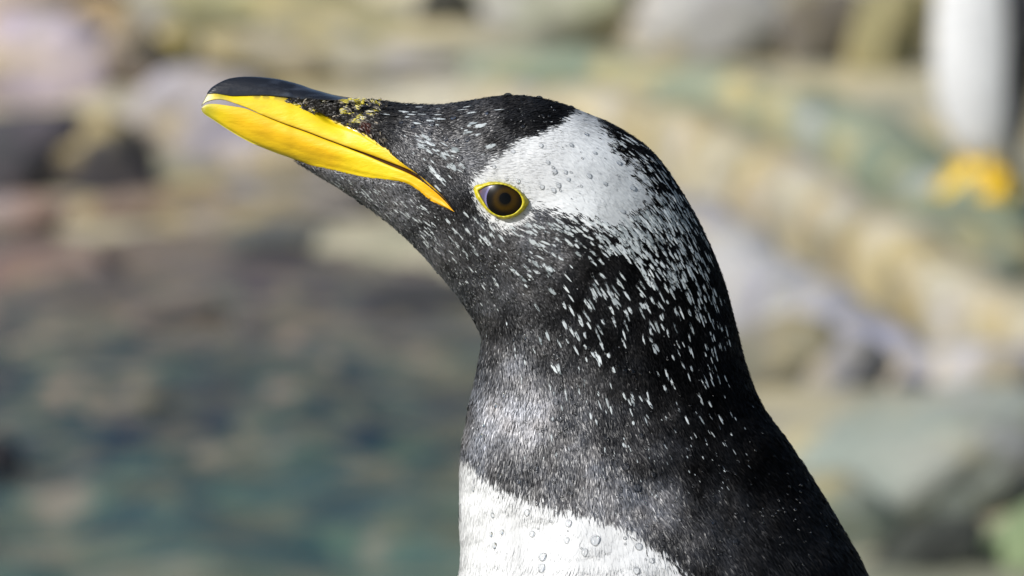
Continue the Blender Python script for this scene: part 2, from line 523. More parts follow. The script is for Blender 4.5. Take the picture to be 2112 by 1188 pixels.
# ------------------------------------------------------------------ the near penguin, traced in photo pixels
# stations: dorsal x, y, ventral x, y, half width (mm)
ST = [
    (640, 262, 634, 272, 1.0),
    (660, 226, 600, 318, 4.0),
    (700, 211, 642, 351, 8.0),
    (745, 207, 700, 386, 11.8),
    (790, 211, 758, 424, 15.5),
    (840, 217, 815, 468, 18.6),
    (900, 219, 865, 515, 21.4),
    (960, 212, 905, 560, 23.6),
    (1047, 200, 940, 602, 25.6),
    (1125, 208, 963, 634, 27.4),
    (1205, 234, 979, 660, 28.8),
    (1285, 272, 991, 683, 30.0),
    (1350, 322, 996, 702, 31.0),
    (1408, 405, 992, 732, 32.0),
    (1455, 492, 983, 782, 33.0),
    (1490, 580, 973, 824, 34.3),
    (1515, 672, 965, 868, 36.0),
    (1538, 760, 957, 912, 38.0),
    (1570, 838, 951, 962, 41.0),
    (1622, 912, 950, 1020, 45.5),
    (1680, 1000, 950, 1090, 50.5),
    (1735, 1092, 952, 1140, 56.0),
    (1792, 1200, 943, 1210, 62.0),
    (1930, 1530, 880, 1480, 78.0),
    (2070, 2000, 800, 1900, 93.0),
    (2150, 2600, 750, 2500, 103.0),
    (2140, 3200, 760, 3100, 107.0),
    (2060, 3750, 850, 3620, 100.0),
    (1960, 4130, 1010, 4020, 84.0),
    (1950, 4370, 1250, 4270, 58.0),
    (2120, 4640, 1600, 4400, 28.0),
    (2290, 4790, 2130, 4700, 9.0),
    (2330, 4830, 2310, 4820, 2.0),
]
SUB, SEG = 10, 144
st = catmull(ST, SUB)


def loc_from_px(px, py, y):
    """local point whose picture is at px, py when its depth is y (towards -y = nearer)"""
    k = (FOCUS + y) / FOCUS
    return np.stack([(px - 1056) * S * k, y * np.ones_like(px), (594 - py) * S * k], -1)


def px_from_loc(P):
    y = -np.abs(P[..., 1])
    k = FOCUS / (FOCUS + y)
    return 1056 + P[..., 0] / S * k, 594 - P[..., 2] / S * k


th = np.arange(SEG) / SEG * 2 * math.pi
D = np.stack([(st[:, 0] - 1056) * S, (594 - st[:, 1]) * S], 1)
V = np.stack([(st[:, 2] - 1056) * S, (594 - st[:, 3]) * S], 1)
Wd = np.maximum(st[:, 4], 0.6) * 1e-3
C = (D + V) / 2
H = (D - V) / 2
ct, sn = np.cos(th), np.sin(th)
prof = np.sign(sn) * np.abs(sn) ** 0.88
P = np.zeros((len(st), SEG, 3))
P[..., 0] = C[:, None, 0] + ct[None] * H[:, None, 0]
P[..., 2] = C[:, None, 1] + ct[None] * H[:, None, 1]
P[..., 1] = -prof[None] * Wd[:, None]
# soft unevenness of the wet plumage
px0, py0 = px_from_loc(P)
lump = (vnoise(px0, py0, 85, 31) - .5) * 2.0 + (vnoise(px0, py0, 34, 32) - .5) * 0.9 + (vnoise(px0, py0, 14, 33) - .5) * 0.35
amp = np.clip((py0 - 150) / 700, 0.35, 1.0) * np.abs(prof)[None]
P[..., 1] -= np.sign(prof)[None] * lump * amp * 1e-3

# bill and eye outlines
TOP = [(428, 190), (437, 180), (451, 171), (466, 164), (480, 160.5), (497, 158.5), (514, 158), (535, 158.8), (556, 160.8), (578, 164), (599, 168.8), (621, 175), (642, 182.7), (664, 189), (684.5, 194.5), (705, 198.5), (727, 202), (752, 207)]
BLK = [(427, 194), (445, 193), (463, 196), (480, 198.5), (500, 198), (528, 197), (550, 197), (571, 198.5), (592, 200.5), (613, 204), (635, 208.5), (656, 212.5), (680, 212), (699, 210), (725, 209), (752, 209)]
UTOP = [(427, 194), (445, 193), (463, 196), (480, 198.5), (500, 198), (528, 197), (550, 197), (571, 199), (592, 202), (613, 207), (635, 214), (656, 225), (684, 243), (716, 256), (750, 271), (775, 288), (798, 303), (812, 319), (835, 339), (861, 359), (884, 382), (912, 405), (937, 436)]
UBOT = [(415, 218), (424, 210.5), (437, 206), (450, 204.5), (463, 206), (485, 213), (508, 221.5), (542, 237), (585, 254), (628, 269), (670, 285), (713, 301), (756, 316), (798, 332), (841, 349), (869, 365), (898, 390), (918, 411), (937, 436)]
LTOP = [(415, 224), (421, 218), (431, 214.5), (445, 214.5), (457, 216), (485, 220), (508, 224.5), (542, 238), (585, 255.5), (628, 271), (670, 287), (713, 304), (756, 321), (798, 339), (841, 357), (869, 373), (898, 396), (918, 415), (937, 437)]
LBOT = [(415, 224), (420, 234), (442.7, 249), (471, 268), (499.6, 285), (528, 299), (570.7, 316), (599, 326), (642, 343), (684.5, 352), (713, 359), (755.6, 367.6), (798, 372), (835, 378), (861, 393), (883.6, 413), (909, 425), (937, 437)]
BILL = TOP + [(752, 215)] + [(700, 213), (656, 216)] + UTOP[12:] + LBOT[::-1]
EYE_OUT = [(976.5, 387), (980, 381.5), (987, 380.5), (993, 380.5), (1001, 377.5), (1013, 375.4), (1028.4, 375.5), (1043.7, 378.3), (1057.9, 383.6), (1069.6, 390.7), (1079, 400), (1086, 409.5), (1090.3, 417.2), (1085, 426.5), (1075.5, 437), (1063.7, 445.3), (1046, 450.8), (1032, 450.2), (1020, 445.5), (1008.4, 438.4), (999, 428.4), (989.5, 416.6), (980, 402.5)]
EYE_IN = [(985.5, 393), (993, 388.3), (1001.3, 383.8), (1015.4, 380.7), (1029.6, 379.8), (1043.7, 382), (1055.5, 387.2), (1067.3, 395), (1074.4, 404), (1078, 415.4), (1075.5, 426), (1067.3, 435.5), (1057.9, 442), (1040, 446.2), (1027, 444.4), (1015.4, 438.4), (1006, 429.6), (996.6, 415.4), (989.5, 402.5)]

px0, py0 = px_from_loc(P)
sd_bill = signed(px0, py0, BILL)
sd_eye = signed(px0, py0, EYE_OUT)
push = 1.7e-3 * np.clip((sd_bill + 2) / 8, 0, 1) + 2.6e-3 * np.clip((sd_eye - 2) / 9, 0, 1)
P[..., 1] += np.sign(prof)[None] * np.minimum(push, np.abs(P[..., 1]) * 0.8)

# white areas of the plumage
PATCH = [(1184, 205), (1180, 230), (1167, 241), (1144, 260), (1102, 279.6), (1059, 294), (1031, 314), (1002, 339), (990, 353), (971, 362), (965, 376), (974, 407), (988, 430), (1008, 453), (1031, 467), (1053, 470), (1070, 459), (1088, 442), (1096, 428), (1116, 428), (1144, 433), (1173, 442), (1201, 450), (1230, 462), (1262, 470), (1290, 462), (1320, 430), (1334, 400), (1322, 368), (1298, 339), (1272, 314), (1258, 294), (1241, 265), (1230, 251), (1240, 225)]
BELLY = [(700, 925), (953, 936), (977, 953), (1006, 983), (1045, 1004), (1079, 1017), (1121, 1034), (1173, 1049), (1224, 1060), (1266, 1075), (1309, 1094), (1343, 1124), (1381, 1149), (1411, 1175), (1432, 1192), (1480, 1290), (1530, 1500), (1580, 2000), (1620, 2600), (1620, 3300), (1670, 4000), (1800, 4350), (1900, 4600), (2400, 4900), (2400, 5200), (300, 5200), (300, 925)]

GREY = [  # x, y, albedo of the dark feathers (browner grey throat and cheek; sun sheen painted in on neck, cheek, forehead)
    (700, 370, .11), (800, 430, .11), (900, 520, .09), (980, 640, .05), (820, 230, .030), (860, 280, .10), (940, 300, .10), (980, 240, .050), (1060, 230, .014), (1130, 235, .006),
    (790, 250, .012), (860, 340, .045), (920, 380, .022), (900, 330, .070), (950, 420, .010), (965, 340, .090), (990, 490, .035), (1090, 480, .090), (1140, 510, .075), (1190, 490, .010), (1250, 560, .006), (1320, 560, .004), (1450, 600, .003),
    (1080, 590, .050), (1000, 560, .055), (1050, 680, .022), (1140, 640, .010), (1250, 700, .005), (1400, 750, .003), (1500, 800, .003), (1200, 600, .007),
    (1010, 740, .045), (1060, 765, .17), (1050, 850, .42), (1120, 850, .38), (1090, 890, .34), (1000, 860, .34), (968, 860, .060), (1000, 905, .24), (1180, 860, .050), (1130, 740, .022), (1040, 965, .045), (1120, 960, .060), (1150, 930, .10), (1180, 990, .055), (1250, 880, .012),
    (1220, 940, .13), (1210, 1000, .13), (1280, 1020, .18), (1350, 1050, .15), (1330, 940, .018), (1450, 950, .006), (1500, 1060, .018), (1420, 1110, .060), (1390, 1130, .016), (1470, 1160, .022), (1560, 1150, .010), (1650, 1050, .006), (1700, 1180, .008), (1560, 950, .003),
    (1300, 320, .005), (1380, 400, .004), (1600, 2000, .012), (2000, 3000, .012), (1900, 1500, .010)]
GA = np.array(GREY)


def idw(x, y, A, power=3.2, soft=18):
    num = np.zeros(np.shape(x) + (A.shape[1] - 2,))
    den = np.zeros(np.shape(x))
    for r in A:
        w_ = 1.0 / ((x - r[0]) ** 2 + (y - r[1]) ** 2 + soft ** 2) ** (power / 2)
        den += w_
        num += w_[..., None] * r[2:]
    return num / den[..., None]


def plumage(px, py, jitter=None):
    """albedo of the feather rooted at px, py and whether it is white"""
    j = np.zeros(np.shape(px)) if jitter is None else jitter
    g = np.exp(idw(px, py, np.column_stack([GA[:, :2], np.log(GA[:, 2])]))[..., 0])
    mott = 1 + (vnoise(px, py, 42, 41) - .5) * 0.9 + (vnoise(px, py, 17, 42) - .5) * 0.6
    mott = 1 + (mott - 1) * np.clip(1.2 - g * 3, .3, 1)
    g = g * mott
    sp = signed(px, py, PATCH)
    sb = signed(px, py, BELLY)
    clump = (vnoise(px, py, 9, 43) - .5)
    rear = np.clip((px - 1180) / 80, 0, 1) * np.clip((py - 250) / 60, 0, 1)
    under = np.clip((px - 1100) / 40, 0, 1) * np.clip((py - 410) / 30, 0, 1)
    soft = 5 + 34 * np.maximum(rear, under)
    white = (sp + j * 5 + clump * soft > 0) | (sb + j * 7 + clump * 5 > 0)
    wet = np.where(py > 800, 0.63 + (vnoise(px * 2.2, py * .5, 50, 48) - .5) * .10, 0.69) + (vnoise(px, py, 60, 44) - .5) * 0.20 - 0.27 * np.clip((px - 1150) / 200, 0, 1) * (py < 600)  # wet tone variation; shade towards the rear of the head patch painted in
    col = np.empty(np.shape(px) + (4,))
    blue = np.clip((px - 1100) / 200, 0, 1) * (py < 600)  # bluish cast of that painted rear shade
    warm = vnoise(px, py, 30, 45)[..., None]
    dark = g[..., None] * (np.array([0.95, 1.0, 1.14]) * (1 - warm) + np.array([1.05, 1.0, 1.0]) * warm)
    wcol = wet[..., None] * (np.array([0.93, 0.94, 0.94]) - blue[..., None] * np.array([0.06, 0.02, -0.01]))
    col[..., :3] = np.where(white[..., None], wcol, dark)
    col[..., 3] = np.where(white, 0.35, np.clip((g - .003) / .05, .05, 1.0))
    return col, white


nr = len(st)
idx = np.arange(nr * SEG).reshape(nr, SEG)
q = np.stack([idx[:-1, :], np.roll(idx, -1, 1)[:-1, :], np.roll(idx, -1, 1)[1:, :], idx[1:, :]], -1).reshape(-1, 4)
caps_a = [[0, idx[0, k + 1], idx[0, k]][::-1] for k in range(1, SEG - 1)]
caps_b = [[idx[-1, 0], idx[-1, k], idx[-1, k + 1]][::-1] for k in range(1, SEG - 1)]
skin_v = P.reshape(-1, 3)
pxs, pys = px_from_loc(skin_v)
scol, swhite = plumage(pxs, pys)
commis = resample(UBOT[6:], 80)
dcm = seg_dist(pxs, pys, commis, closed=False)
inb = in_poly(pxs, pys, BILL)
scol[inb] = (0.05, 0.018, 0.004, .3)
scol[in_poly(pxs, pys, EYE_OUT)] = (0.02, 0.015, 0.01, .3)
scol[~swhite & ~inb, :3] *= 0.7


def feather_mat(name, rough, spec_ior=1.5, sheen=0.0):
    m, nt, b = new_mat(name)
    a = nd(nt, 'ShaderNodeAttribute', attribute_name='col')
    nt.links.new(a.outputs['Color'], b.inputs['Base Color'])
    b.inputs['Roughness'].default_value = rough
    b.inputs['IOR'].default_value = spec_ior
    ml = nd(nt, 'ShaderNodeMath', operation='MULTIPLY')
    nt.links.new(a.outputs['Alpha'], ml.inputs[0]); ml.inputs[1].default_value = 0.6
    nt.links.new(ml.outputs[0], b.inputs['Specular IOR Level'])
    b.inputs['Sheen Weight'].default_value = sheen
    b.inputs['Sheen Roughness'].default_value = 0.5
    return m


m_skin = feather_mat('skin', 0.6, 1.4)
m_plume = feather_mat('wet_plumage', 0.40, 1.42)
m_white = feather_mat('white_plumage', 0.5, 1.4)

ROOT = empty('penguin', 'near penguin in sharp profile with yellow bill raised and wet speckled head', 'penguin', rot=(-PITCH, 0, 0))
# root at the feet: shift children
ROOT_L = Vector((0.03, 0, (594 - FEET_PY) * S))
ROOT.location = Matrix.Rotation(-PITCH, 4, 'X') @ (Vector((0, FOCUS, 0)) + ROOT_L)
OFF = np.array(ROOT_L)


def part(name, verts, tri=None, quad=None, mat=None, parent=ROOT, col=None, smooth=True, kind=None):
    o = mesh_np(name, np.asarray(verts) - OFF, tri, quad, mat, parent, col, smooth)
    if kind:
        o['kind'] = kind
    return o


skin = part('body', skin_v, np.array(caps_a + caps_b), q, m_skin, col=scol)

# triangles of the skin for sampling
tri = np.concatenate([q[:, [0, 1, 2]], q[:, [0, 2, 3]]])
A_, B_, C_ = skin_v[tri[:, 0]], skin_v[tri[:, 1]], skin_v[tri[:, 2]]
cr = np.cross(B_ - A_, C_ - A_)
area = np.linalg.norm(cr, axis=1) / 2
ctr = (A_ + B_ + C_) / 3
# smooth vertex normals (outward)
vn = np.zeros_like(skin_v)
for k in range(3):
    np.add.at(vn, tri[:, k], cr)
vn /= np.linalg.norm(vn, axis=1, keepdims=True) + 1e-12
axis_c = np.repeat(np.stack([C[:, 0], np.zeros(nr), C[:, 1]], 1), SEG, 0)
if ((vn * (skin_v - axis_c)).sum(1) > 0).mean() < 0.5:
    vn = -vn
    part_flip = True
bvh = BVHTree.FromPolygons([tuple(v) for v in skin_v], [tuple(t) for t in tri])


def skin_y(px, py, default=0.0):
    """depth of the near skin under a photo pixel (along the view ray), negative = towards camera"""
    d = Vector(((px - 1056) * S, FOCUS, (594 - py) * S)).normalized()
    hit = bvh.ray_cast(Vector((0, -FOCUS, 0)), d, 3.0)
    return hit[0].y if hit[0] is not None else default


def skin_hit(px, py):
    d = Vector(((px - 1056) * S, FOCUS, (594 - py) * S)).normalized()
    h = bvh.ray_cast(Vector((0, -FOCUS, 0)), d, 3.0)
    if h[0] is None:
        return None, None
    # smooth normal at the hit
    t = tri[h[2]]
    w_ = 1 / (np.linalg.norm(skin_v[t] - np.array(h[0]), axis=1) + 1e-5)
    n = (vn[t] * w_[:, None]).sum(0)
    return np.array(h[0]), n / np.linalg.norm(n)


# ------------------------------------------------------------------ bill
def horn_mat(name, stops, rough=0.3, coat=0.4, sss=0.0):
    m, nt, b = new_mat(name)
    a = nd(nt, 'ShaderNodeAttribute', attribute_name='col')
    f = noise_tex(nt, 160, 4, 0.6, stretch=(0.25, 1, 1.4))
    mx = nd(nt, 'ShaderNodeMix', data_type='RGBA', blend_type='MULTIPLY')
    mx.inputs[0].default_value = 0.5
    nt.links.new(a.outputs['Color'], mx.inputs[6])
    nt.links.new(ramp(nt, f, stops), mx.inputs[7])
    nt.links.new(mx.outputs[2], b.inputs['Base Color'])
    b.inputs['Roughness'].default_value = rough
    b.inputs['Coat Weight'].default_value = coat
    b.inputs['Coat Roughness'].default_value = 0.08
    if sss:
        b.inputs['Subsurface Weight'].default_value = sss
        b.inputs['Subsurface Radius'].default_value = (0.002, 0.0012, 0.0003)
        b.inputs['Subsurface Scale'].default_value = 1.0
    f2 = noise_tex(nt, 420, 3, 0.6, stretch=(0.3, 1, 1.2))
    bump(nt, f2, 0.35, 0.0008, b)
    return m


m_yellow = horn_mat('yellow_horn', [(0.25, (0.72, 0.62, 0.5)), (0.45, (0.97, .95, .9)), (0.75, (1.06, 1.06, 1.0))], 0.50, 0.10)
m_black = horn_mat('black_horn', [(0.3, (0.6, 0.6, 0.6)), (0.7, (1.4, 1.4, 1.4))], 0.26, 0.5)

TX = np.array([405, 414, 425, 450, 500, 570, 650, 700, 750, 800])
TY = np.array([0.2, 0.9, 1.6, 2.6, 4.2, 6.4, 9.4, 11.2, 12.8, 12.0]) * 1e-3


def strip(name, A, B, fprof, colf, mat, ncross=22, nlen=150, wallA=False, wallB=False, edge=1.0, lift=1.1e-3, feather=None):
    A, B = resample(catmull(A, 6), nlen), resample(catmull(B, 6), nlen)
    v = np.linspace(0, 1, ncross)
    # match rungs by arc length
    G = A[:, None] * (1 - v)[None, :, None] + B[:, None] * v[None, :, None]
    y = np.zeros(G.shape[:2])
    for i in range(nlen):
        for k in range(ncross):
            px, py = G[i, k]
            s0 = skin_y(px, py, 0.0)
            free = np.interp(px, TX, TY) * fprof(v[k], px)
            vf = v[k] if feather == 0 else 1 - v[k]           # distance from the feathered edge
            vc = 1 - vf                                       # distance from the free cutting edge
            ef = min(1, vf / 0.30) ** 0.5
            ecut = 0.45e-3 * (1 - min(1, vc / 0.16) ** 0.5)
            w1 = min(max((px - 620) / 60, 0), 1)
            w2 = min(max((px - 730) / 90, 0), 1)
            if feather is not None:
                free = free * (1 - w1 + w1 * ef)
            on = (-s0 - 0.5e-3 + (lift + 1.0e-3) * ef * edge - ecut) if s0 < -1e-3 else 0.0
            if px > 600:
                a, b_, kk = free * (1 - w2), max(on, 0), 0.0006
                y[i, k] = math.log(math.exp(min(a / kk, 300)) + math.exp(min(b_ / kk, 300))) * kk - kk * 0.3
            else:
                y[i, k] = free
    # smooth along the length
    for _ in range(4):
        y[1:-1] = (y[:-2] + 2 * y[1:-1] + y[2:]) / 4
    near = loc_from_px(G[..., 0], G[..., 1], -y)
    far = near * np.array([1, -1, 1])
    # inner rows so that the edge turns inwards
    rows_near = [near[:, k] for k in range(ncross)]
    def inward(row, frac, pull):
        r = row.copy(); r[:, 1] *= frac; r[:, 2] += pull; return r
    ring = []
    if wallA: ring += [inward(near[:, 0], 0.0, 0), inward(near[:, 0], 0.6, 0), inward(near[:, 0], .93, 0)]
    ring += rows_near
    if wallB: ring += [inward(near[:, -1], .93, 0), inward(near[:, -1], 0.6, 0), inward(near[:, -1], 0.0, 0)]
    ring2 = [r * np.array([1, -1, 1]) for r in ring[::-1]]
    full = np.stack(ring + ring2, 1)
    n1, n2 = full.shape[:2]
    ix = np.arange(n1 * n2).reshape(n1, n2)
    qq = np.stack([ix[:-1], np.roll(ix, -1, 1)[:-1], np.roll(ix, -1, 1)[1:], ix[1:]], -1).reshape(-1, 4)
    ct_ = []
    for row in (ix[0], ix[-1]):
        for k in range(1, n2 - 1):
            ct_.append([row[0], row[k], row[k + 1]])
    vv = full.reshape(-1, 3)
    ppx, ppy = px_from_loc(vv)
    return part(name, vv, np.array(ct_), qq, mat, col=colf(ppx, ppy))


YEL = np.array([0.78, 0.575, 0.002])
ORG = np.array([0.82, 0.475, 0.002])
HORN = np.array([0.72, 0.68, 0.42])


def mixc(a, b_, t):
    return a + (b_ - a) * np.clip(t, 0, 1)[..., None]


def col_upper(px, py):
    c = np.ones(px.shape + (3,)) * YEL
    c = mixc(c, ORG, (px - 780) / 130)
    c = mixc(c, np.array([0.42, 0.36, 0.02]), 1 - np.abs(px - 455) / 26)
    c = mixc(c, HORN, (442 - px) / 14)
    d = seg_dist(px, py, resample(UBOT[7:], 80), closed=False)
    c = mixc(c, np.array([0.50, 0.27, 0.004]), (1 - d / 8) * 0.6)
    n = vnoise(px, py, 10, 51)
    top = seg_dist(px, py, resample(UTOP[5:15], 60), closed=False)
    c = mixc(c, np.array([0.12, 0.10, 0.02]), (1 - top / 10) * (n > 0.42) * 0.8)
    bl = signed(px, py, np.vstack([TOP, BLK[::-1]]))
    return c * (0.93 + 0.12 * vnoise(px, py * 2.5, 26, 52))[..., None]


def col_lower(px, py):
    c = np.ones(px.shape + (3,)) * YEL
    mid = seg_dist(px, py, [(500, 250), (600, 290), (680, 318)], closed=False)
    c = mixc(c, ORG, (1 - mid / 45) * 0.9)
    c = mixc(c, np.array([0.86, 0.44, 0.003]), (px - 800) / 100)
    c = mixc(c, np.array([0.50, 0.46, 0.02]), 1 - np.abs(px - 428) / 26)
    c = mixc(c, HORN, (424 - px) / 12)
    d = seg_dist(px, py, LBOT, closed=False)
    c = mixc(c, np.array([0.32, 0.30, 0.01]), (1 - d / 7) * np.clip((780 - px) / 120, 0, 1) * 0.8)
    return c * (0.93 + 0.12 * vnoise(px, py * 2.5, 30, 53))[..., None]


def col_black(px, py):
    c = np.ones(px.shape + (3,)) * np.array([0.010, 0.011, 0.014])
    n = vnoise(px * 0.35, py * 2.2, 9, 54)
    return mixc(c, np.array([0.045, 0.055, 0.075]), (n - .45) * 2 * np.clip((px - 520) / 90, 0, 1))


f_up = lambda v, px: min(1, 0.66 + 0.34 * math.sin(min(v, 1) * math.pi / 2))
f_blk = lambda v, px: 0.72 * math.sin(min(1, v) * math.pi / 2) ** 0.62 if v > 0 else 0.0
f_low = lambda v, px: (max(0.0, 1 - v ** 2.6)) ** 0.55 * (0.90 + 0.10 * math.sin(math.pi * min(v * 1.5, 1)))
culmen = strip('culmen', TOP, BLK, f_blk, col_black, m_black, ncross=16, wallB=True, edge=0.6, feather=1)
upper = strip('upper_mandible', UTOP, UBOT, f_up, col_upper, m_yellow, wallB=True, wallA=True, feather=0)
lower = strip('lower_mandible', LTOP, LBOT, f_low, col_lower, m_yellow, wallA=True, feather=1)
# dark brown lining of the closed mouth, seen in the slit between the two halves
mid = (resample(UBOT[7:], 60) + resample(LTOP[7:], 60)) / 2
rows = []
for off_, fr_ in ((-5, .0), (-5, .80), (0, .86), (5, .80), (5, .0)):
    yy = np.array([-max(-skin_y(p[0], p[1], 0.0) * .96, np.interp(p[0], TX, TY) * (1 if p[0] < 760 else 0)) * fr_ for p in mid])
    rows.append(loc_from_px(mid[:, 0], mid[:, 1] + off_ * np.clip((930 - mid[:, 0]) / 60, .1, 1), yy))
full = np.stack(rows + [r * np.array([1, -1, 1]) for r in rows[::-1]], 1)
ix = np.arange(60 * 10).reshape(60, 10)
qq = np.stack([ix[:-1], np.roll(ix, -1, 1)[:-1], np.roll(ix, -1, 1)[1:], ix[1:]], -1).reshape(-1, 4)
part('mouth_lining', full.reshape(-1, 3), np.array([[r[0], r[k], r[k + 1]] for r in (ix[0], ix[-1]) for k in range(1, 9)]), qq, m_yellow, col=np.ones((600, 3)) * np.array([.20, .075, .005]))

# ------------------------------------------------------------------ eyes
m_ball, nt, b = new_mat('eyeball')
a = nd(nt, 'ShaderNodeAttribute', attribute_name='col')
nt.links.new(a.outputs['Color'], b.inputs['Base Color'])
b.inputs['Roughness'].default_value = 0.22
b.inputs['Specular IOR Level'].default_value = 0.12
m_lid, nt, b = new_mat('yellow_eye_ring')
b.inputs['Base Color'].default_value = (0.52, 0.44, 0.006, 1)
nt.links.new(ramp(nt, noise_tex(nt, 500, 3, 0.6), [(0.3, (0.36, 0.29, 0.004)), (0.7, (0.62, 0.54, 0.010))]), b.inputs['Base Color'])
b.inputs['Roughness'].default_value = 0.4
bump(nt, noise_tex(nt, 900, 3, 0.6), 0.3, 0.0004, b)
ein = resample(catmull(EYE_IN + EYE_IN[:1], 6), 97)[:-1]
eout = resample(catmull(EYE_OUT + EYE_OUT[:1], 6), 97)[:-1]
ec = np.array([1040.5, 411.0])


def by_angle(poly, n=96):
    a = np.unwrap(np.arctan2(poly[:, 1] - ec[1], poly[:, 0] - ec[0]))
    o_ = np.argsort(a % (2 * math.pi))
    aa, rr = (a % (2 * math.pi))[o_], np.hypot(poly[:, 0] - ec[0], poly[:, 1] - ec[1])[o_]
    t = np.arange(n) / n * 2 * math.pi
    return np.interp(t, np.r_[aa - 2 * math.pi, aa, aa + 2 * math.pi], np.r_[rr, rr, rr])


r_in, r_out = by_angle(ein, 120) * .985, by_angle(eout, 120) * 1.025
ta = np.arange(120) / 120 * 2 * math.pi
ring_pts = np.stack([ec[0] + r_out * 1.04 * np.cos(ta), ec[1] + r_out * 1.04 * np.sin(ta)], 1)
ys = np.array([skin_y(*p) for p in ring_pts])
M = np.column_stack([ring_pts - ec, np.ones(120)])
pl = np.linalg.lstsq(M, ys, rcond=None)[0]


def ball_y(px, py, extra=0.0):
    d2 = ((px - ec[0]) ** 2 + (py - ec[1]) ** 2) / 60.0 ** 2
    return pl[0] * (px - ec[0]) + pl[1] * (py - ec[1]) + pl[2] - 0.0006 - 0.0026 * (1 - d2) - extra


def disc(r_lim, rings, extra, c0=None):
    c0 = ec if c0 is None else c0
    rr = np.linspace(0, 1, rings + 1)
    lim = r_lim
    px = c0[0] + rr[:, None] * lim[None] * np.cos(ta)[None]
    py = c0[1] + rr[:, None] * lim[None] * np.sin(ta)[None]
    v = loc_from_px(px, py, ball_y(px, py, extra))
    ix = np.arange((rings + 1) * 120).reshape(rings + 1, 120)
    qq = np.stack([ix[:-1], np.roll(ix, -1, 1)[:-1], np.roll(ix, -1, 1)[1:], ix[1:]], -1).reshape(-1, 4)
    return v.reshape(-1, 3), qq, px.ravel(), py.ravel()


def eye_set(side):
    mir = np.array([1, side, 1])
    v, qq, px, py = disc(r_in * 1.03, 22, 0)
    col = np.ones((len(px), 3)) * np.array([0.085, 0.07, 0.12])
    d = np.hypot(px - 1041, py - 411)
    corner = np.clip(1 - np.hypot(px - 987, py - 393) / 9, 0, 1)
    col = mixc(col, np.array([0.16, 0.07, 0.04]), corner)
    col = mixc(col, np.array([0.22, 0.21, 0.42]), 1 - np.abs(d - 39.5) / 2.2)
    ball = part('eyeball', v * mir, None, qq, m_ball, col=col)
    v, qq, px, py = disc(np.minimum(r_in * 1.02, 37.3), 24, 0.00012)
    d = np.hypot(px - 1041, py - 411)
    a = np.arctan2(py - 411, px - 1041)
    fib = 0.8 + 0.4 * vnoise(a * 40, d * 0.3, 1.0, 61)
    col = np.ones((len(px), 3)) * np.array([0.0025, 0.0022, 0.0020])
    glow = np.exp(-((d - 18.5) / 6.5) ** 2) + 0.45 * np.clip((px - 1041) / 30, 0, 1) * np.exp(-((d - 26) / 7) ** 2)
    col = mixc(col, np.array([0.034, 0.018, 0.0010]), glow * fib)
    iris = part('iris', v * mir, None, qq, m_ball, col=col, parent=ball)
    v, qq, px, py = disc(np.full(120, 11.6), 8, 0.00022, np.array([1041.5, 409.0]))
    part('pupil', v * mir, None, qq, m_ball, col=np.ones((len(px), 3)) * 0.0012, parent=ball)
    # eye ring: band with a raised rim
    prof_ = [(-0.10, 0.0004), (0.0, -0.00035), (0.22, -0.00085), (0.5, -0.0010), (0.8, -0.0007), (1.0, -0.0001), (1.15, 0.0008)]
    rows = []
    for f_, dy in prof_:
        rr = r_in + (r_out - r_in) * f_
        px, py = ec[0] + rr * np.cos(ta), ec[1] + rr * np.sin(ta)
        yb = ball_y(px, py)
        ysk = np.interp(np.arange(120), np.arange(120), ys)
        wgt = np.clip(f_, 0, 1) ** 1.5
        y = yb * (1 - wgt) + (ysk) * wgt + dy + 0.0001 * np.sin(ta * 23) * (f_ > .1)
        rows.append(loc_from_px(px, py, y))
    v = np.stack(rows, 0)
    ix = np.arange(len(rows) * 120).reshape(len(rows), 120)
    qq = np.stack([ix[:-1], np.roll(ix, -1, 1)[:-1], np.roll(ix, -1, 1)[1:], ix[1:]], -1).reshape(-1, 4)
    part('eye_ring', v.reshape(-1, 3) * mir, None, qq, m_lid)


eye_set(1)
eye_set(-1)

# ------------------------------------------------------------------ feathers
FLOW = np.array([(x, y, math.cos(R(a)), math.sin(R(a))) for x, y, a in [
    (760, 230, 10), (830, 230, 6), (1000, 215, -6), (960, 250, -3), (1060, 215, 5), (1100, 235, -14), (1060, 270, -22), (1000, 310, -28), (1180, 240, 30), (1250, 300, 50), (1200, 320, 52), (1100, 320, 28),
    (1040, 345, 12), (1300, 400, 46), (880, 290, 38), (820, 290, 55), (900, 350, 48), (950, 440, 50), (940, 390, 42), (968, 395, 62), (1000, 480, 60), (1060, 485, 30), (1120, 430, 22),
    (1120, 480, 28), (1150, 520, 35), (1240, 430, 42), (700, 370, 18), (640, 345, 22), (800, 420, 25), (870, 440, 20), (900, 520, 42), (960, 600, 52), (1000, 560, 40), (1100, 590, 38), (1200, 600, 58), (1300, 500, 52),
    (1350, 330, 48), (1400, 450, 62), (1450, 550, 68), (1490, 700, 80), (1320, 700, 72), (1150, 700, 62), (1040, 740, 76), (1000, 850, 98), (1080, 850, 88), (1200, 850, 76),
    (1400, 850, 68), (1520, 800, 74), (1600, 950, 62), (1680, 1080, 60), (1400, 1050, 68), (1200, 1000, 80), (1050, 1000, 86), (970, 1050, 94), (1300, 1150, 76), (1740, 1180, 60),
    (1150, 1150, 88), (1500, 2500, 88), (1200, 4000, 85), (2000, 3000, 88)]])


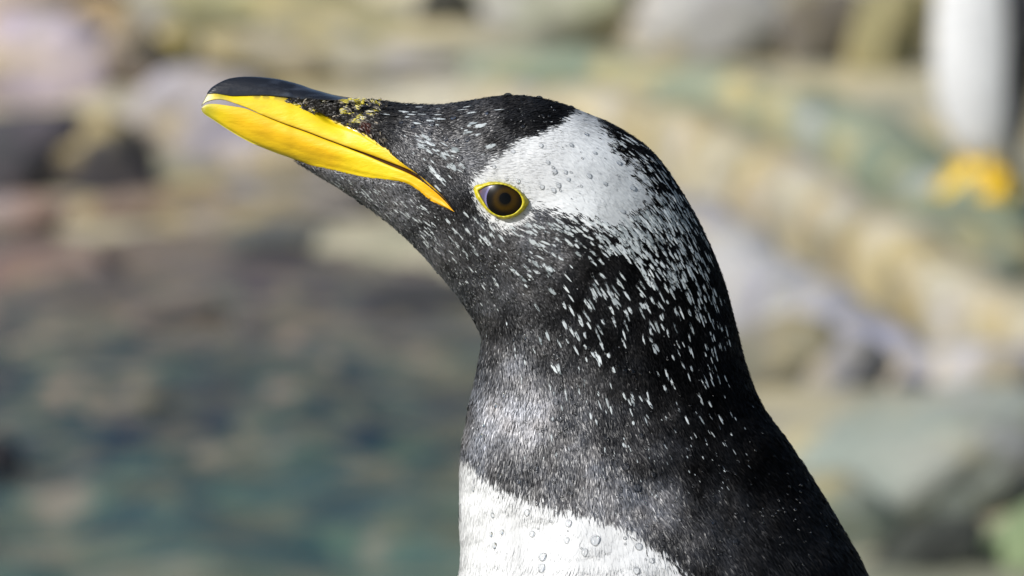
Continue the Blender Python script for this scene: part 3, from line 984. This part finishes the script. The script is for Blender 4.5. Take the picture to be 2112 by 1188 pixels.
def flow3(px, py, n, jit_deg):
    f_ = idw(px, py, FLOW, 3.0, 25)
    a = np.arctan2(f_[:, 1], f_[:, 0]) + np.radians(rng.normal(0, 1, len(px)) * jit_deg)
    d = np.stack([np.cos(a), np.zeros(len(px)), -np.sin(a)], 1)
    d -= n * (d * n).sum(1, keepdims=True)
    L = np.linalg.norm(d, axis=1, keepdims=True)
    bad = (L[:, 0] < 0.15)
    d[bad] += np.array([0.3, 0, -0.6]) * 1.0
    d[bad] -= n[bad] * (d[bad] * n[bad]).sum(1, keepdims=True)
    return d / (np.linalg.norm(d, axis=1, keepdims=True) + 1e-9)


def sample_skin(weight, N):
    p = area * weight
    t = rng.choice(len(tri), N, p=p / p.sum())
    u, v = rng.random(N), rng.random(N)
    fl = u + v > 1
    u[fl], v[fl] = 1 - u[fl], 1 - v[fl]
    T = tri[t]
    pos = skin_v[T[:, 0]] * (1 - u - v)[:, None] + skin_v[T[:, 1]] * u[:, None] + skin_v[T[:, 2]] * v[:, None]
    n = vn[T[:, 0]] * (1 - u - v)[:, None] + vn[T[:, 1]] * u[:, None] + vn[T[:, 2]] * v[:, None]
    n /= np.linalg.norm(n, axis=1, keepdims=True)
    return pos, n


def blades(pos, n, d, length, width, base, lift, twist):
    """bent tapered barbs: 5 vertices, one quad and one triangle each"""
    N = len(pos)
    s = np.cross(d, n)
    tw = np.radians(rng.normal(0, 1, N) * twist)[:, None]
    s2 = s * np.cos(tw) + n * np.sin(tw)
    L, Wh = length[:, None], width[:, None] / 2
    r0 = pos + n * base[:, None]
    md = r0 + d * L * 0.5 + n * (lift * 0.7)[:, None]
    tp = r0 + d * L + n * (lift * 0.9)[:, None]
    V_ = np.stack([r0 - s2 * Wh * .55, r0 + s2 * Wh * .55, md + s2 * Wh, md - s2 * Wh, tp], 1)
    i0 = np.arange(N)[:, None] * 5
    return V_.reshape(-1, 3), i0 + np.array([[3, 2, 4]]), i0 + np.array([[0, 1, 2, 3]])


cpx, cpy = px_from_loc(ctr)
inframe = (cpy < 1330) & (cpx > 560)


def keep_mask(px, py, margin_bill=1.0, margin_eye=0.5):
    return (signed(px, py, BILL) < margin_bill) & (signed(px, py, EYE_OUT) < margin_eye)


VA, TA, QA, CA = [], [], [], []
nv = 0


def add_blades(V_, T_, Q_, C_):
    global nv
    VA.append(V_); TA.append(T_ + nv); QA.append(Q_ + nv); CA.append(np.repeat(C_, 5, 0))
    nv += len(V_)


for near, N in ((True, 300000), (False, 90000)):
    wgt = inframe * ((ctr[:, 1] < 0) == near) * np.where(cpy < 700, 1.25, 1.0)
    pos, n = sample_skin(wgt, N)
    px, py = px_from_loc(pos)
    k = keep_mask(px, py)
    pos, n, px, py = pos[k], n[k], px[k], py[k]
    N = len(pos)
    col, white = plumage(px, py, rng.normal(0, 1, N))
    d = flow3(px, py, n, 9)
    big = np.clip((py - 650) / 350, 0, 1)
    L = (1.6 + 1.2 * big + white * 1.2) * 1e-3 * rng.uniform(.7, 1.35, N)
    # short feathers next to the bill and eye so that they do not cover them
    db = np.minimum(seg_dist(px, py, BILL), seg_dist(px, py, EYE_OUT) * 1.2)
    L = np.minimum(L, (db * S) * 0.9 + 0.7e-3)
    Wb = (0.26 + 0.10 * big + white * 0.06) * 1e-3 * rng.uniform(.7, 1.3, N) * (1.0 if near else 1.5)
    tipvar = np.where(white, rng.uniform(.95, 1.04, N), np.exp(rng.normal(0, 0.32, N)))
    col[:, :3] *= tipvar[:, None]
    lf = (rng.gamma(2.0, 0.09, N) * np.where(white, .28, 1) + 0.05) * 1e-3
    stray = (rng.random(N) < .012) & ~white
    Wb = Wb * np.where(white, np.where(py > 900, 1.7, 1.25), 1)
    lf = np.where(stray, rng.uniform(.35, .9, N) * 1e-3, lf)
    L = np.where(stray & (db > 25), L * 1.3, L)
    V_, T_, Q_ = blades(pos, n, d, L, Wb, rng.uniform(0.05, 0.35, N) * 1e-3, lf, np.where(white, np.where(py > 900, 2.5, 5), 18) if near else 12)
    add_blades(V_, T_, Q_, col)

# long loose contour feathers of the body below the picture
wgt = (~inframe) * (cpy > 1250)
pos, n = sample_skin(wgt, 90000)
px, py = px_from_loc(pos)
N = len(pos)
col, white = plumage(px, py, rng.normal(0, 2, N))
d = flow3(px, py, n, 7)
V_, T_, Q_ = blades(pos, n, d, rng.uniform(7, 13, N) * 1e-3, rng.uniform(1.2, 2.2, N) * 1e-3, rng.uniform(.1, .9, N) * 1e-3, rng.uniform(.2, .9, N) * 1e-3, 10)
add_blades(V_, T_, Q_, col * np.where(white, rng.uniform(.9, 1.05, N), np.exp(rng.normal(0, .3, N)))[:, None])

# scruffy tufts where forehead feathers meet the upper bill, stained yellow
TUFT = [(600, 207, 10, 5), (625, 226, 16, 6), (640, 213, 18, 5), (665, 222, 18, 8), (690, 228, 16, 10), (705, 218, 22, 8), (715, 244, 16, 9), (735, 236, 16, 14), (745, 258, 14, 10), (760, 240, 14, 16), (765, 268, 14, 12), (780, 285, 8, 8), (770, 216, 24, 8), (735, 208, 24, 4)]
tp_, tn_, tc_, td_, tl_ = [], [], [], [], []
for (x, y, rx, ry) in TUFT:
    for _ in range(150):
        px, py = x + random.gauss(0, rx * .6), y + random.gauss(0, ry * .6)
        yy = skin_y(px, py, None)
        best = None
        base_y = -np.interp(px, TX, TY) * (0.72 if py < 235 and px < 700 else 0.93)
        if yy is not None and px > 690:
            base_y = min(yy - 0.0006, -0.004) if px > 740 else min(yy - .0006, base_y * .9)
        if py < 205:
            base_y *= 0.75
        p = loc_from_px(np.array(px), np.array(py), np.array(base_y))
        nn = np.array([-.1, -1, .25 + random.gauss(0, .25)]); nn /= np.linalg.norm(nn)
        a = R(random.gauss(8, 22)) if px < 740 else R(random.gauss(38, 18))
        dd = np.array([math.cos(a), 0, -math.sin(a)]); dd -= nn * dd.dot(nn); dd /= np.linalg.norm(dd)
        r = random.random()
        n_cl = float(vnoise(px * .45, py, 6, 71))
        if n_cl > .64 and py < 262:
            c = np.array([.40, .34, .04]) if r < .6 else np.array([.38, .36, .26])
        elif n_cl > .56:
            c = np.array([.22, .19, .14])
        else:
            c = np.array([.016, .014, .012])
        if math.hypot(px - 750, py - 264) < 13:
            c = np.array([.035, .008, .004])
        tp_.append(p); tn_.append(nn); td_.append(dd); tc_.append(c * random.uniform(.6, 1.4)); tl_.append(random.uniform(0.9, 2.0) * 1e-3)
for side in (1, -1):
    mir = np.array([1, side, 1])
    pos, n, d = np.array(tp_) * mir, np.array(tn_) * mir, np.array(td_) * mir
    N = len(pos)
    V_, T_, Q_ = blades(pos, n, d, np.array(tl_), rng.uniform(.25, .5, N) * 1e-3, rng.uniform(0, .3, N) * 1e-3, rng.uniform(.05, .45, N) * 1e-3, 25)
    add_blades(V_, T_, Q_, np.column_stack([np.array(tc_), np.full(N, .5)]))

plume = part('plumage', np.concatenate(VA), np.concatenate(TA), np.concatenate(QA), m_plume, col=np.concatenate(CA), smooth=False, kind='stuff')

# ------------------------------------------------------------------ white feather tips scattered over the dark plumage
FL = [  # centre, sigma, count, length px, width px
    (960, 225, 60, 12, 14, 22, 4.5), (900, 215, 50, 5, 7, 20, 4), (985, 262, 20, 10, 6, 20, 6), (830, 240, 22, 8, 5, 24, 5),
    (880, 295, 26, 14, 14, 22, 5), (920, 330, 26, 20, 12, 22, 6), (900, 365, 20, 20, 8, 26, 5), (935, 355, 20, 20, 7, 16, 5),
    (700, 375, 35, 10, 18, 16, 4), (770, 395, 35, 18, 26, 18, 4.5), (830, 430, 35, 22, 28, 20, 5), (880, 480, 35, 28, 26, 22, 5.5),
    (970, 470, 40, 25, 16, 24, 6), (1020, 490, 35, 14, 14, 24, 6), (960, 540, 40, 35, 14, 20, 5), (1090, 470, 28, 12, 14, 22, 6), (1120, 500, 30, 18, 12, 20, 6),
    (1120, 555, 45, 25, 16, 24, 6), (1040, 600, 40, 40, 8, 20, 5), (1180, 470, 40, 16, 36, 26, 7), (1260, 500, 45, 22, 60, 28, 8),
    (1330, 480, 40, 40, 110, 30, 8), (1385, 430, 30, 50, 95, 28, 8), (1350, 340, 32, 30, 60, 24, 6), (1290, 300, 24, 20, 26, 22, 6), (1420, 480, 28, 40, 70, 28, 8), (1460, 520, 14, 45, 24, 26, 6),
    (1400, 560, 45, 35, 70, 26, 8), (1350, 580, 50, 35, 26, 28, 7), (1440, 620, 35, 40, 55, 24, 7), (1480, 680, 18, 45, 24, 22, 6),
    (1260, 600, 55, 35, 36, 30, 7), (1200, 640, 60, 40, 26, 30, 7), (1330, 660, 60, 45, 30, 28, 7), (1230, 720, 60, 35, 32, 28, 8), (1160, 760, 45, 35, 14, 26, 8), (1420, 720, 60, 45, 30, 24, 6),
    (1470, 780, 30, 45, 16, 22, 6), (1350, 820, 80, 30, 18, 26, 7), (1250, 850, 90, 35, 14, 22, 6), (1440, 860, 60, 20, 14, 24, 6), (1080, 720, 50, 40, 8, 20, 5), (1190, 830, 80, 50, 12, 18, 5), (1280, 930, 80, 40, 14, 16, 5), (1420, 950, 130, 70, 50, 11, 3), (1250, 1000, 120, 50, 30, 9, 3), (1500, 900, 50, 60, 20, 14, 4),
      (760, 410, 60, 28, 70, 9, 3), (860, 480, 50, 34, 90, 9, 3), (940, 570, 45, 45, 60, 9, 3), (1050, 540, 60, 50, 40, 9, 3), (890, 300, 60, 40, 50, 9, 3), (640, 350, 30, 10, 14, 8, 3)]
HAND = [(905, 248, 30, 6), (887, 252, 20, 5), (975, 257, 22, 8), (990, 262, 24, 9), (965, 275, 22, 6), (985, 279, 16, 6), (1012, 303, 24, 9), (832, 233, 24, 6), (848, 239, 20, 6), (858, 256, 22, 6), (880, 285, 26, 9), (887, 297, 28, 10), (870, 303, 20, 8),
        (940, 310, 20, 9), (915, 325, 20, 8), (935, 345, 22, 10), (953, 343, 18, 10), (893, 350, 26, 7), (905, 365, 26, 8), (960, 520, 22, 8), (982, 520, 20, 7), (1100, 500, 26, 9), (1117, 505, 20, 8), (925, 455, 16, 6),
        (1063, 560, 26, 7), (1080, 575, 20, 7), (1105, 545, 22, 8), (1130, 552, 30, 8), (1140, 600, 22, 10), (1025, 585, 16, 7)]
fl = []
for (x, y, sx_, sy_, cnt, ln, wd) in FL:
    for _ in range(int(cnt * (0.80 if x < 1000 else (.75 if y > 565 else (.80 if x < 1250 else 1.15))))):
        fl.append((x + random.gauss(0, sx_ * .75), y + random.gauss(0, sy_ * .75), ln * random.uniform(.40, 1.05), wd * random.uniform(.45, .90)))
fl += [(x, y, l, w_) for x, y, l, w_ in HAND]
fl.sort(key=lambda t: -t[2] * t[3])

m_tip, nt, b = new_mat('white_feather_tip')
oi = nd(nt, 'ShaderNodeObjectInfo')
c = ramp(nt, oi.outputs['Random'], [(0.0, (0.20, 0.23, 0.24)), (1.0, (0.60, 0.64, 0.65))])
nt.links.new(c, b.inputs['Base Color'])
b.inputs['Roughness'].default_value = 0.6
b.inputs['Specular IOR Level'].default_value = 0.25


def tip_shape(kind):
    """a small pointed feather tip of unit length, frayed at the root, slightly arched"""
    r = random.Random(90 + kind)
    V_, T_ = [], []
    xs = [.16, .34, .55, .75, .90]
    hw_ = [.30, .44, .50, .36, .20]
    for x_, h_ in zip(xs, hw_):
        h_ *= r.uniform(.85, 1.1)
        V_ += [(x_, -h_, 0), (x_, r.uniform(-.05, .05), .16), (x_, h_, 0)]
    for i in range(4):
        k = i * 3
        for j in (0, 1):
            T_ += [(k + j, k + j + 1, k + j + 4), (k + j, k + j + 4, k + j + 3)]
    V_.append((1.0, r.uniform(-.05, .05), .02)); t_ = len(V_) - 1
    T_ += [(12, 13, t_), (13, 14, t_)]
    for i in range(6):                                  # frayed barbs at both ends
        y0 = (i / 5 - .5) * .75
        k = len(V_)
        V_ += [(.25, y0 - .07, .06), (.25, y0 + .07, .06), (r.uniform(-.12, .10), y0 * 1.05 + r.uniform(-.08, .08), .02)]
        T_.append((k, k + 1, k + 2))
    for i in range(3):
        y0 = (i / 2 - .5) * .5
        k = len(V_)
        V_ += [(.8, y0 - .06, .08), (.8, y0 + .06, .08), (r.uniform(.95, 1.12), y0 * .9, .05)]
        T_.append((k, k + 1, k + 2))
    return np.array(V_, float), np.array(T_)


shapes = [tip_shape(k) for k in range(6)]
tip_mesh = [mesh_np('white_feather', v * np.array([1, .5, .5]), t, None, m_tip, add=False, smooth=True) for v, t in shapes]
restV, restT, rn = [], [], 0
placed = 0
for (x, y, ln, wd) in fl:
    X1, Y1 = np.array([x]), np.array([y])
    if signed(X1, Y1, BILL)[0] > -5 or signed(X1, Y1, EYE_OUT)[0] > -4 or signed(X1, Y1, PATCH)[0] > 10 or signed(X1, Y1, BELLY)[0] > 0:
        continue
    p, n = skin_hit(x, y)
    if p is None or n[1] > -0.10:
        continue
    d = flow3(X1, Y1, n[None], 5)[0]
    s = np.cross(n, d)
    tw = random.gauss(0, .15)
    s = s * math.cos(tw) + n * math.sin(tw)
    n2 = np.cross(d, s)
    L, Wm = ln * S, wd * S
    k = random.randrange(6)
    for side in (1, -1):
        if side == -1 and random.random() < .5:
            continue
        mir = np.array([1, side, 1])
        o0 = (p + n * random.uniform(.35, .60) * 1e-3 - d * L * .5)
        Mx = np.eye(4)
        Mx[:3, 0] = (d + n * 0.04) * L * mir
        Mx[:3, 1] = s * Wm * 2 * mir
        Mx[:3, 2] = n2 * Wm * 1.2 * mir
        Mx[:3, 3] = o0 * mir - OFF
        if side == 1 and placed < 300:
            o = bpy.data.objects.new('white_feather', tip_mesh[k])
            o.matrix_local = Matrix(Mx.tolist())
            link(o, ROOT)
            o.matrix_parent_inverse = Matrix.Identity(4)
            placed += 1
        else:
            v, t = shapes[k]
            v = v * np.array([1, .5, .5])
            restV.append(v @ Mx[:3, :3].T + Mx[:3, 3] + OFF); restT.append(t + rn); rn += len(v)
part('white_feather_flecks', np.concatenate(restV), np.concatenate(restT), None, m_tip, smooth=False, kind='stuff')

# ------------------------------------------------------------------ water beads on the plumage
m_drop, nt, b = new_mat('water_bead')
nt.nodes.remove(b)
tr = nd(nt, 'ShaderNodeBsdfTransparent'); tr.inputs[0].default_value = (.97, .975, .98, 1)
gl = nd(nt, 'ShaderNodeBsdfGlossy'); gl.inputs['Roughness'].default_value = 0.05
fz = nd(nt, 'ShaderNodeFresnel'); fz.inputs['IOR'].default_value = 1.31
ms = nd(nt, 'ShaderNodeMixShader')
nt.links.new(fz.outputs[0], ms.inputs[0]); nt.links.new(tr.outputs[0], ms.inputs[1]); nt.links.new(gl.outputs[0], ms.inputs[2])
nt.links.new(ms.outputs[0], nt.nodes['Material Output'].inputs[0])
m_bead = m_drop.copy(); m_bead.name = 'tiny_bead'
for n_ in m_bead.node_tree.nodes:
    if n_.type == 'FRESNEL': n_.inputs['IOR'].default_value = 1.6
    if n_.type == 'BSDF_GLOSSY': n_.inputs['Roughness'].default_value = .22
import bmesh
bm = bmesh.new(); bmesh.ops.create_icosphere(bm, subdivisions=2, radius=1)
dv = np.array([v.co[:] for v in bm.verts]); dt = np.array([[v.index for v in f.verts] for f in bm.faces]); bm.free()
bm = bmesh.new(); bmesh.ops.create_icosphere(bm, subdivisions=3, radius=1)
Dv = np.array([v.co[:] for v in bm.verts]); Dt = np.array([[v.index for v in f.verts] for f in bm.faces]); bm.free()
Dv2 = Dv.copy(); Dv2[:, 2] *= np.where(Dv2[:, 2] > 0, .55, .25)
Dv2[:, 1] *= 1 - .22 * Dv2[:, 0]
drop_me = mesh_np('water_drop', Dv2, Dt, None, m_drop, add=False)
BIG = [(1228, 1117, 10), (1121, 1150, 9), (1119, 1173, 8), (1173, 1081, 7), (1089, 1058, 7), (1099, 1102, 6), (1207, 1141, 7), (1170, 1116, 6), (1317, 1129, 7), (1344, 1158, 6), (1313, 1179, 7), (1109, 1038, 5), (1299, 1092, 5),
       (1040, 815, 6), (1024, 836, 6), (1138, 864, 6), (1154, 865, 6), (1124, 884, 5), (1001, 876, 5), (995, 900, 5), (1033, 983, 7), (1070, 994, 6), (1143, 991, 6), (1106, 966, 6), (1290, 965, 7), (1313, 1007, 8), (1347, 981, 6),
       (980, 1009, 5), (1019, 1063, 5), (1016, 1103, 5), (1023, 1126, 6), (1038, 1098, 5), (1516, 1119, 6), (1400, 1075, 5), (1470, 1078, 5), (1332, 1040, 4), (1178, 1019, 5), (1248, 988, 5), (1248, 905, 6), (1322, 900, 5),
       (890, 258, 6), (935, 246, 6), (919, 288, 6), (941, 292, 5), (963, 289, 6), (948, 327, 6), (1004, 236, 5), (850, 262, 6), (827, 254, 4), (1079, 262, 4), (885, 278, 5), (1136, 558, 6), (1142, 572, 5), (1083, 568, 5),
       (1019, 345, 5), (1058, 314, 5), (1115, 302, 6), (1129, 336, 5), (1068, 374, 6), (1045, 369, 4), (1143, 355, 6), (1171, 371, 5), (1117, 386, 6), (1151, 383, 6), (1141, 393, 6), (1214, 364, 6), (1165, 356, 5), (1225, 317, 5), (1275, 338, 6), (1282, 436, 6), (1303, 389, 7), (1247, 380, 5), (1177, 301, 5), (1208, 279, 5), (1159, 477, 5), (1146, 830, 6), (1060, 700, 4), (1147, 735, 7), (1083, 695, 6), (1213, 718, 5), (1305, 768, 5), (1288, 765, 5)]
EDGE = [(1047, 198, 8), (1112, 206, 7), (1178, 222, 5), (963, 211, 4), (1264, 257, 5), (1352, 320, 4), (1383, 352, 5), (1408, 405, 4), (1440, 460, 3), (1640, 930, 5), (1700, 1035, 4), (1726, 1070, 4), (1670, 973, 4), (952, 862, 5), (684, 381, 5), (712, 396, 3), (1325, 293, 3), (742, 415, 3), (775, 440, 3), (812, 470, 3), (850, 503, 3), (905, 560, 3), (1016, 204, 3), (1080, 201, 3), (1146, 212, 3), (1212, 236, 3), (1290, 272, 3), (1480, 560, 3), (1505, 640, 3), (1560, 820, 3), (1590, 868, 4), (1612, 895, 3), (1655, 960, 3), (1690, 1015, 3), (1712, 1050, 3), (1745, 1105, 4), (1762, 1135, 3)]


def drop_matrix(p, n, r, stretch=1.15, side=1):
    dn = np.array([0.15, 0, -1.0]); dn = dn - n * dn.dot(n)
    if np.linalg.norm(dn) < .2:
        dn = np.array([1.0, 0, 0]) - n * n[0]
    dn /= np.linalg.norm(dn)
    s = np.cross(n, dn)
    mir = np.array([1, side, 1])
    Mx = np.eye(4)
    Mx[:3, 0], Mx[:3, 1], Mx[:3, 2], Mx[:3, 3] = dn * r * stretch * mir, s * r * mir, n * r * mir, p * mir - OFF
    return Mx


m_dark = m_bead.copy(); m_dark.name = 'bead_on_black'
for n_ in m_dark.node_tree.nodes:
    if n_.type == 'BSDF_TRANSPARENT': n_.inputs[0].default_value = (.35, .37, .40, 1)  # refraction of the black feathers put into the bead's tint
    if n_.type == 'BSDF_GLOSSY': n_.inputs['Roughness'].default_value = .1
edge_me = drop_me.copy(); edge_me.materials.clear(); edge_me.materials.append(m_dark)
for (x, y, r) in BIG + EDGE:
    xx, yy, p = x, y, None
    for _ in range(40):
        p, n = skin_hit(xx, yy)
        if p is not None:
            break
        xx += (1150 - xx) * .006; yy += (640 - yy) * .006
    if p is None:
        continue
    rr = r * S * (.78 if 230 < y < 480 and x > 1010 else 1)
    Mx = drop_matrix(p + n * (0.55e-3 + rr * .15), n, rr, random.uniform(1.0, 1.3))
    o = bpy.data.objects.new('water_drop', edge_me if (x, y, r) in EDGE else drop_me)
    o.matrix_local = Matrix(Mx.tolist())
    link(o, ROOT)
# the drip hanging from the left edge of the white breast
p, n = skin_hit(954, 1058)
if p is not None:
    Mx = drop_matrix(np.array([p[0] - .0004, p[1], p[2]]), np.array([-.96, -.28, 0.]), 9.5 * S, 2.0)
    o = bpy.data.objects.new('water_drop', drop_me); o.matrix_local = Matrix(Mx.tolist()); link(o, ROOT)

BE = [(720, 385, 45, 18, 90), (800, 440, 45, 26, 130), (880, 500, 45, 32, 150), (940, 560, 40, 40, 120), (990, 630, 35, 45, 100), (1060, 620, 55, 60, 60), (920, 330, 45, 40, 60), (880, 280, 45, 30, 40), (1080, 260, 60, 30, 50), (1040, 520, 60, 40, 90),
      (1120, 700, 60, 60, 60), (1180, 350, 70, 60, 90), (1280, 350, 60, 60, 60), (1150, 520, 60, 60, 60), (1250, 760, 120, 80, 60), (1120, 900, 90, 70, 70), (1350, 1000, 180, 80, 110), (1600, 1050, 80, 90, 60), (1110, 1110, 80, 50, 50), (1350, 1130, 50, 40, 30),
      (1350, 420, 60, 80, 50), (1450, 1120, 120, 50, 60), (1080, 480, 60, 20, 30)]
BVs, BTs, k0 = [], [], 0
for (x, y, sx_, sy_, cnt) in BE:
    for _ in range(cnt):
        px, py = random.gauss(x, sx_ * .8), random.gauss(y, sy_ * .8)
        if signed(np.array([px]), np.array([py]), BILL)[0] > 0 or signed(np.array([px]), np.array([py]), EYE_OUT)[0] > -1:
            continue
        if (signed(np.array([px]), np.array([py]), PATCH)[0] > -4 or signed(np.array([px]), np.array([py]), BELLY)[0] > -4) and random.random() < .88:
            continue
        p, n = skin_hit(px, py)
        if p is None:
            continue
        r = random.choice([1.3, 1.6, 1.8, 2.2, 2.6, 3.2]) * S * random.uniform(.8, 1.1)
        for side in (1, -1):
            if side < 0 and random.random() < .6:
                continue
            Mx = drop_matrix(p + n * .6e-3, n, r, 1.1, side)
            v = (dv * np.array([1, 1, .8])) @ Mx[:3, :3].T + Mx[:3, 3] + OFF
            BVs.append(v); BTs.append(dt + k0); k0 += len(dv)
part('water_beads', np.concatenate(BVs), np.concatenate(BTs), None, m_bead, kind='stuff')


# ------------------------------------------------------------------ flippers and feet
def flipper(side):
    n_l, n_c = 22, 24
    vs, cs = [], []
    for i in range(n_l):
        t = i / (n_l - 1)
        cx = 1640 + 230 * t + 60 * math.sin(t * 3)
        cy = 1480 + 1350 * t
        wid = (150 + 60 * math.sin(math.pi * min(t * 1.3, 1))) * (1 - t ** 3 * .75) * (1 if t < .98 else .4)
        thk = 0.006 * (1 - .6 * t)
        outy = 0.058 + 0.055 * math.sin(min(t * 1.6, 1) * math.pi / 2) + 0.02 * t
        for k in range(n_c):
            a = k / n_c * 2 * math.pi
            x = (cx + math.cos(a) * wid - 1056) * S
            z = (594 - cy - math.cos(a) * wid * .10) * S
            y = outy + math.sin(a) * thk
            vs.append((x, y * side, z))
            edge = math.cos(a) > .88 or math.sin(a) < 0 and abs(math.cos(a)) < .8
            cs.append((.45, .45, .45) if edge else (.018, .018, .021))
    ix = np.arange(n_l * n_c).reshape(n_l, n_c)
    qq = np.stack([ix[:-1], np.roll(ix, -1, 1)[:-1], np.roll(ix, -1, 1)[1:], ix[1:]], -1).reshape(-1, 4)
    tt = [[r[0], r[k], r[k + 1]] for r in (ix[0], ix[-1]) for k in range(1, n_c - 1)]
    return part('flipper', vs, np.array(tt), qq, m_skin, col=np.array(cs))


m_foot, nt, b = new_mat('orange_foot_skin')
nt.links.new(ramp(nt, noise_tex(nt, 60, 4, 0.6), [(0.3, (0.72, 0.45, 0.008)), (0.7, (0.85, 0.60, 0.012))]), b.inputs['Base Color'])
b.inputs['Roughness'].default_value = 0.5
m_claw, nt, b = new_mat('dark_claw')
b.inputs['Base Color'].default_value = (0.02, 0.018, 0.015, 1)
b.inputs['Roughness'].default_value = 0.35


def foot(side, fx):
    """webbed foot: three thick toes joined by web, claws as sub-parts, toes towards -x"""
    z0 = (594 - FEET_PY) * S
    c = np.array([fx, side * 0.045, z0])
    toes = [(-.098, -.026), (-.112, 0.004), (-.092, .034)]
    prof_a = np.linspace(-1, 1, 25)
    pts = []
    rows = 14
    vs = []
    for i in range(rows):
        t = i / (rows - 1)
        for u in prof_a:
            s = (u + 1)  # 0..2
            j = int(min(s, 1.999)); f_ = s - j
            e0, e1 = np.array(toes[j]), np.array(toes[j + 1])
            tipp = e0 * (1 - f_) + e1 * f_
            web = 1 - .16 * math.sin(math.pi * f_)
            near_toe = min(f_, 1 - f_)
            hgt = .007 + .010 * (1 - near_toe * 2.2 if near_toe < .45 else 0) * (1 - .35 * t)
            hgt *= (1 - t ** 6 * .8)
            base = np.array([.012, u * .018])
            xy = base * (1 - t) + tipp * web * t
            vs.append((c[0] + xy[0], c[1] + xy[1] * 1.0, c[2] + hgt + .022 * (1 - t) ** 2))
    nt_ = len(vs)
    vs += [(v[0], v[1], c[2] - .004) for v in vs]
    ix = np.arange(nt_).reshape(rows, 25)
    top = np.stack([ix[:-1, :-1], ix[:-1, 1:], ix[1:, 1:], ix[1:, :-1]], -1).reshape(-1, 4)
    rim = list(ix[0]) + list(ix[1:, -1]) + list(ix[-1, ::-1][1:]) + list(ix[::-1, 0][1:])
    sides = [[rim[k], rim[k + 1], rim[k + 1] + nt_, rim[k] + nt_] for k in range(len(rim) - 1)]
    f_o = part('foot', vs, None, np.concatenate([top, top[:, ::-1] + nt_, np.array(sides)]), m_foot)
    # ankle
    vs, n_c = [], 14
    for (dx, dz, r) in [(.0, .0, .016), (.004, .02, .019), (.012, .045, .024), (.022, .085, .032)]:
        for k in range(n_c):
            a = k / n_c * 2 * math.pi
            vs.append((c[0] + .008 + dx + math.cos(a) * r, c[1] + math.sin(a) * r * .85, c[2] + dz))
    ix = np.arange(len(vs)).reshape(4, n_c)
    qq = np.stack([ix[:-1], np.roll(ix, -1, 1)[:-1], np.roll(ix, -1, 1)[1:], ix[1:]], -1).reshape(-1, 4)
    part('ankle', vs, None, qq, m_foot)
    for tx, ty in toes:
        a0 = np.array([c[0] + tx, c[1] + ty, c[2] + .007])
        vs = []
        for k in range(8):
            a = k / 8 * 2 * math.pi
            vs.append(a0 + np.array([.004, math.cos(a) * .0045, math.sin(a) * .0045]))
        for k in range(8):
            a = k / 8 * 2 * math.pi
            vs.append(a0 + np.array([-.008, math.cos(a) * .003, math.sin(a) * .003 - .0005]))
        vs.append(a0 + np.array([-.018, 0, -.007]))
        qq = [[k, (k + 1) % 8, (k + 1) % 8 + 8, k + 8] for k in range(8)]
        part('claw', vs, np.array([[k + 8, (k + 1) % 8 + 8, 16] for k in range(8)]), np.array(qq), m_claw, parent=f_o)


flipper(-1)
flipper(1)
foot(-1, 0.05)
foot(1, 0.075)

# ------------------------------------------------------------------ the second penguin, far behind on the bank
far = bpy.data.objects.new('penguin', None)
far['label'] = 'blurred penguin standing on the mossy rock in the upper right corner'
far['category'] = 'penguin'
link(far)
skip = {'plumage', 'white_feather', 'white_feather_flecks', 'water_drop', 'water_beads'}
for ch in list(ROOT.children):
    if ch.name.split('.')[0] in skip:
        continue
    c2 = ch.copy(); c2.parent = far; sc.collection.objects.link(c2)
    for gch in ch.children:
        g2 = gch.copy(); g2.parent = c2; sc.collection.objects.link(g2)
dist = 12.75
far.scale = (1.08, 1.08, 1.08)
far.location = (ground_point(2004, dist), dist - .02, ray_z(368, dist))
for c2 in far.children:                    # its feet slope down with the rock it stands on
    if c2.name.split('.')[0] == 'foot':
        sd_ = -0.045 if c2.bound_box[0][1] < -0.02 else 0.045
        pv = Matrix.Translation((0.03, sd_, 0.0))
        c2.matrix_local = Matrix.Translation((0.045 if sd_ < 0 else -0.02, 0, -0.015 if sd_ < 0 else 0.01)) @ pv @ Matrix.Rotation(R(28 if sd_ < 0 else -18), 4, 'Z') @ Matrix.Rotation(R(-40), 4, 'Y') @ Matrix.Scale(1.3, 4) @ pv.inverted()
far.rotation_euler = (0, 0, R(9))
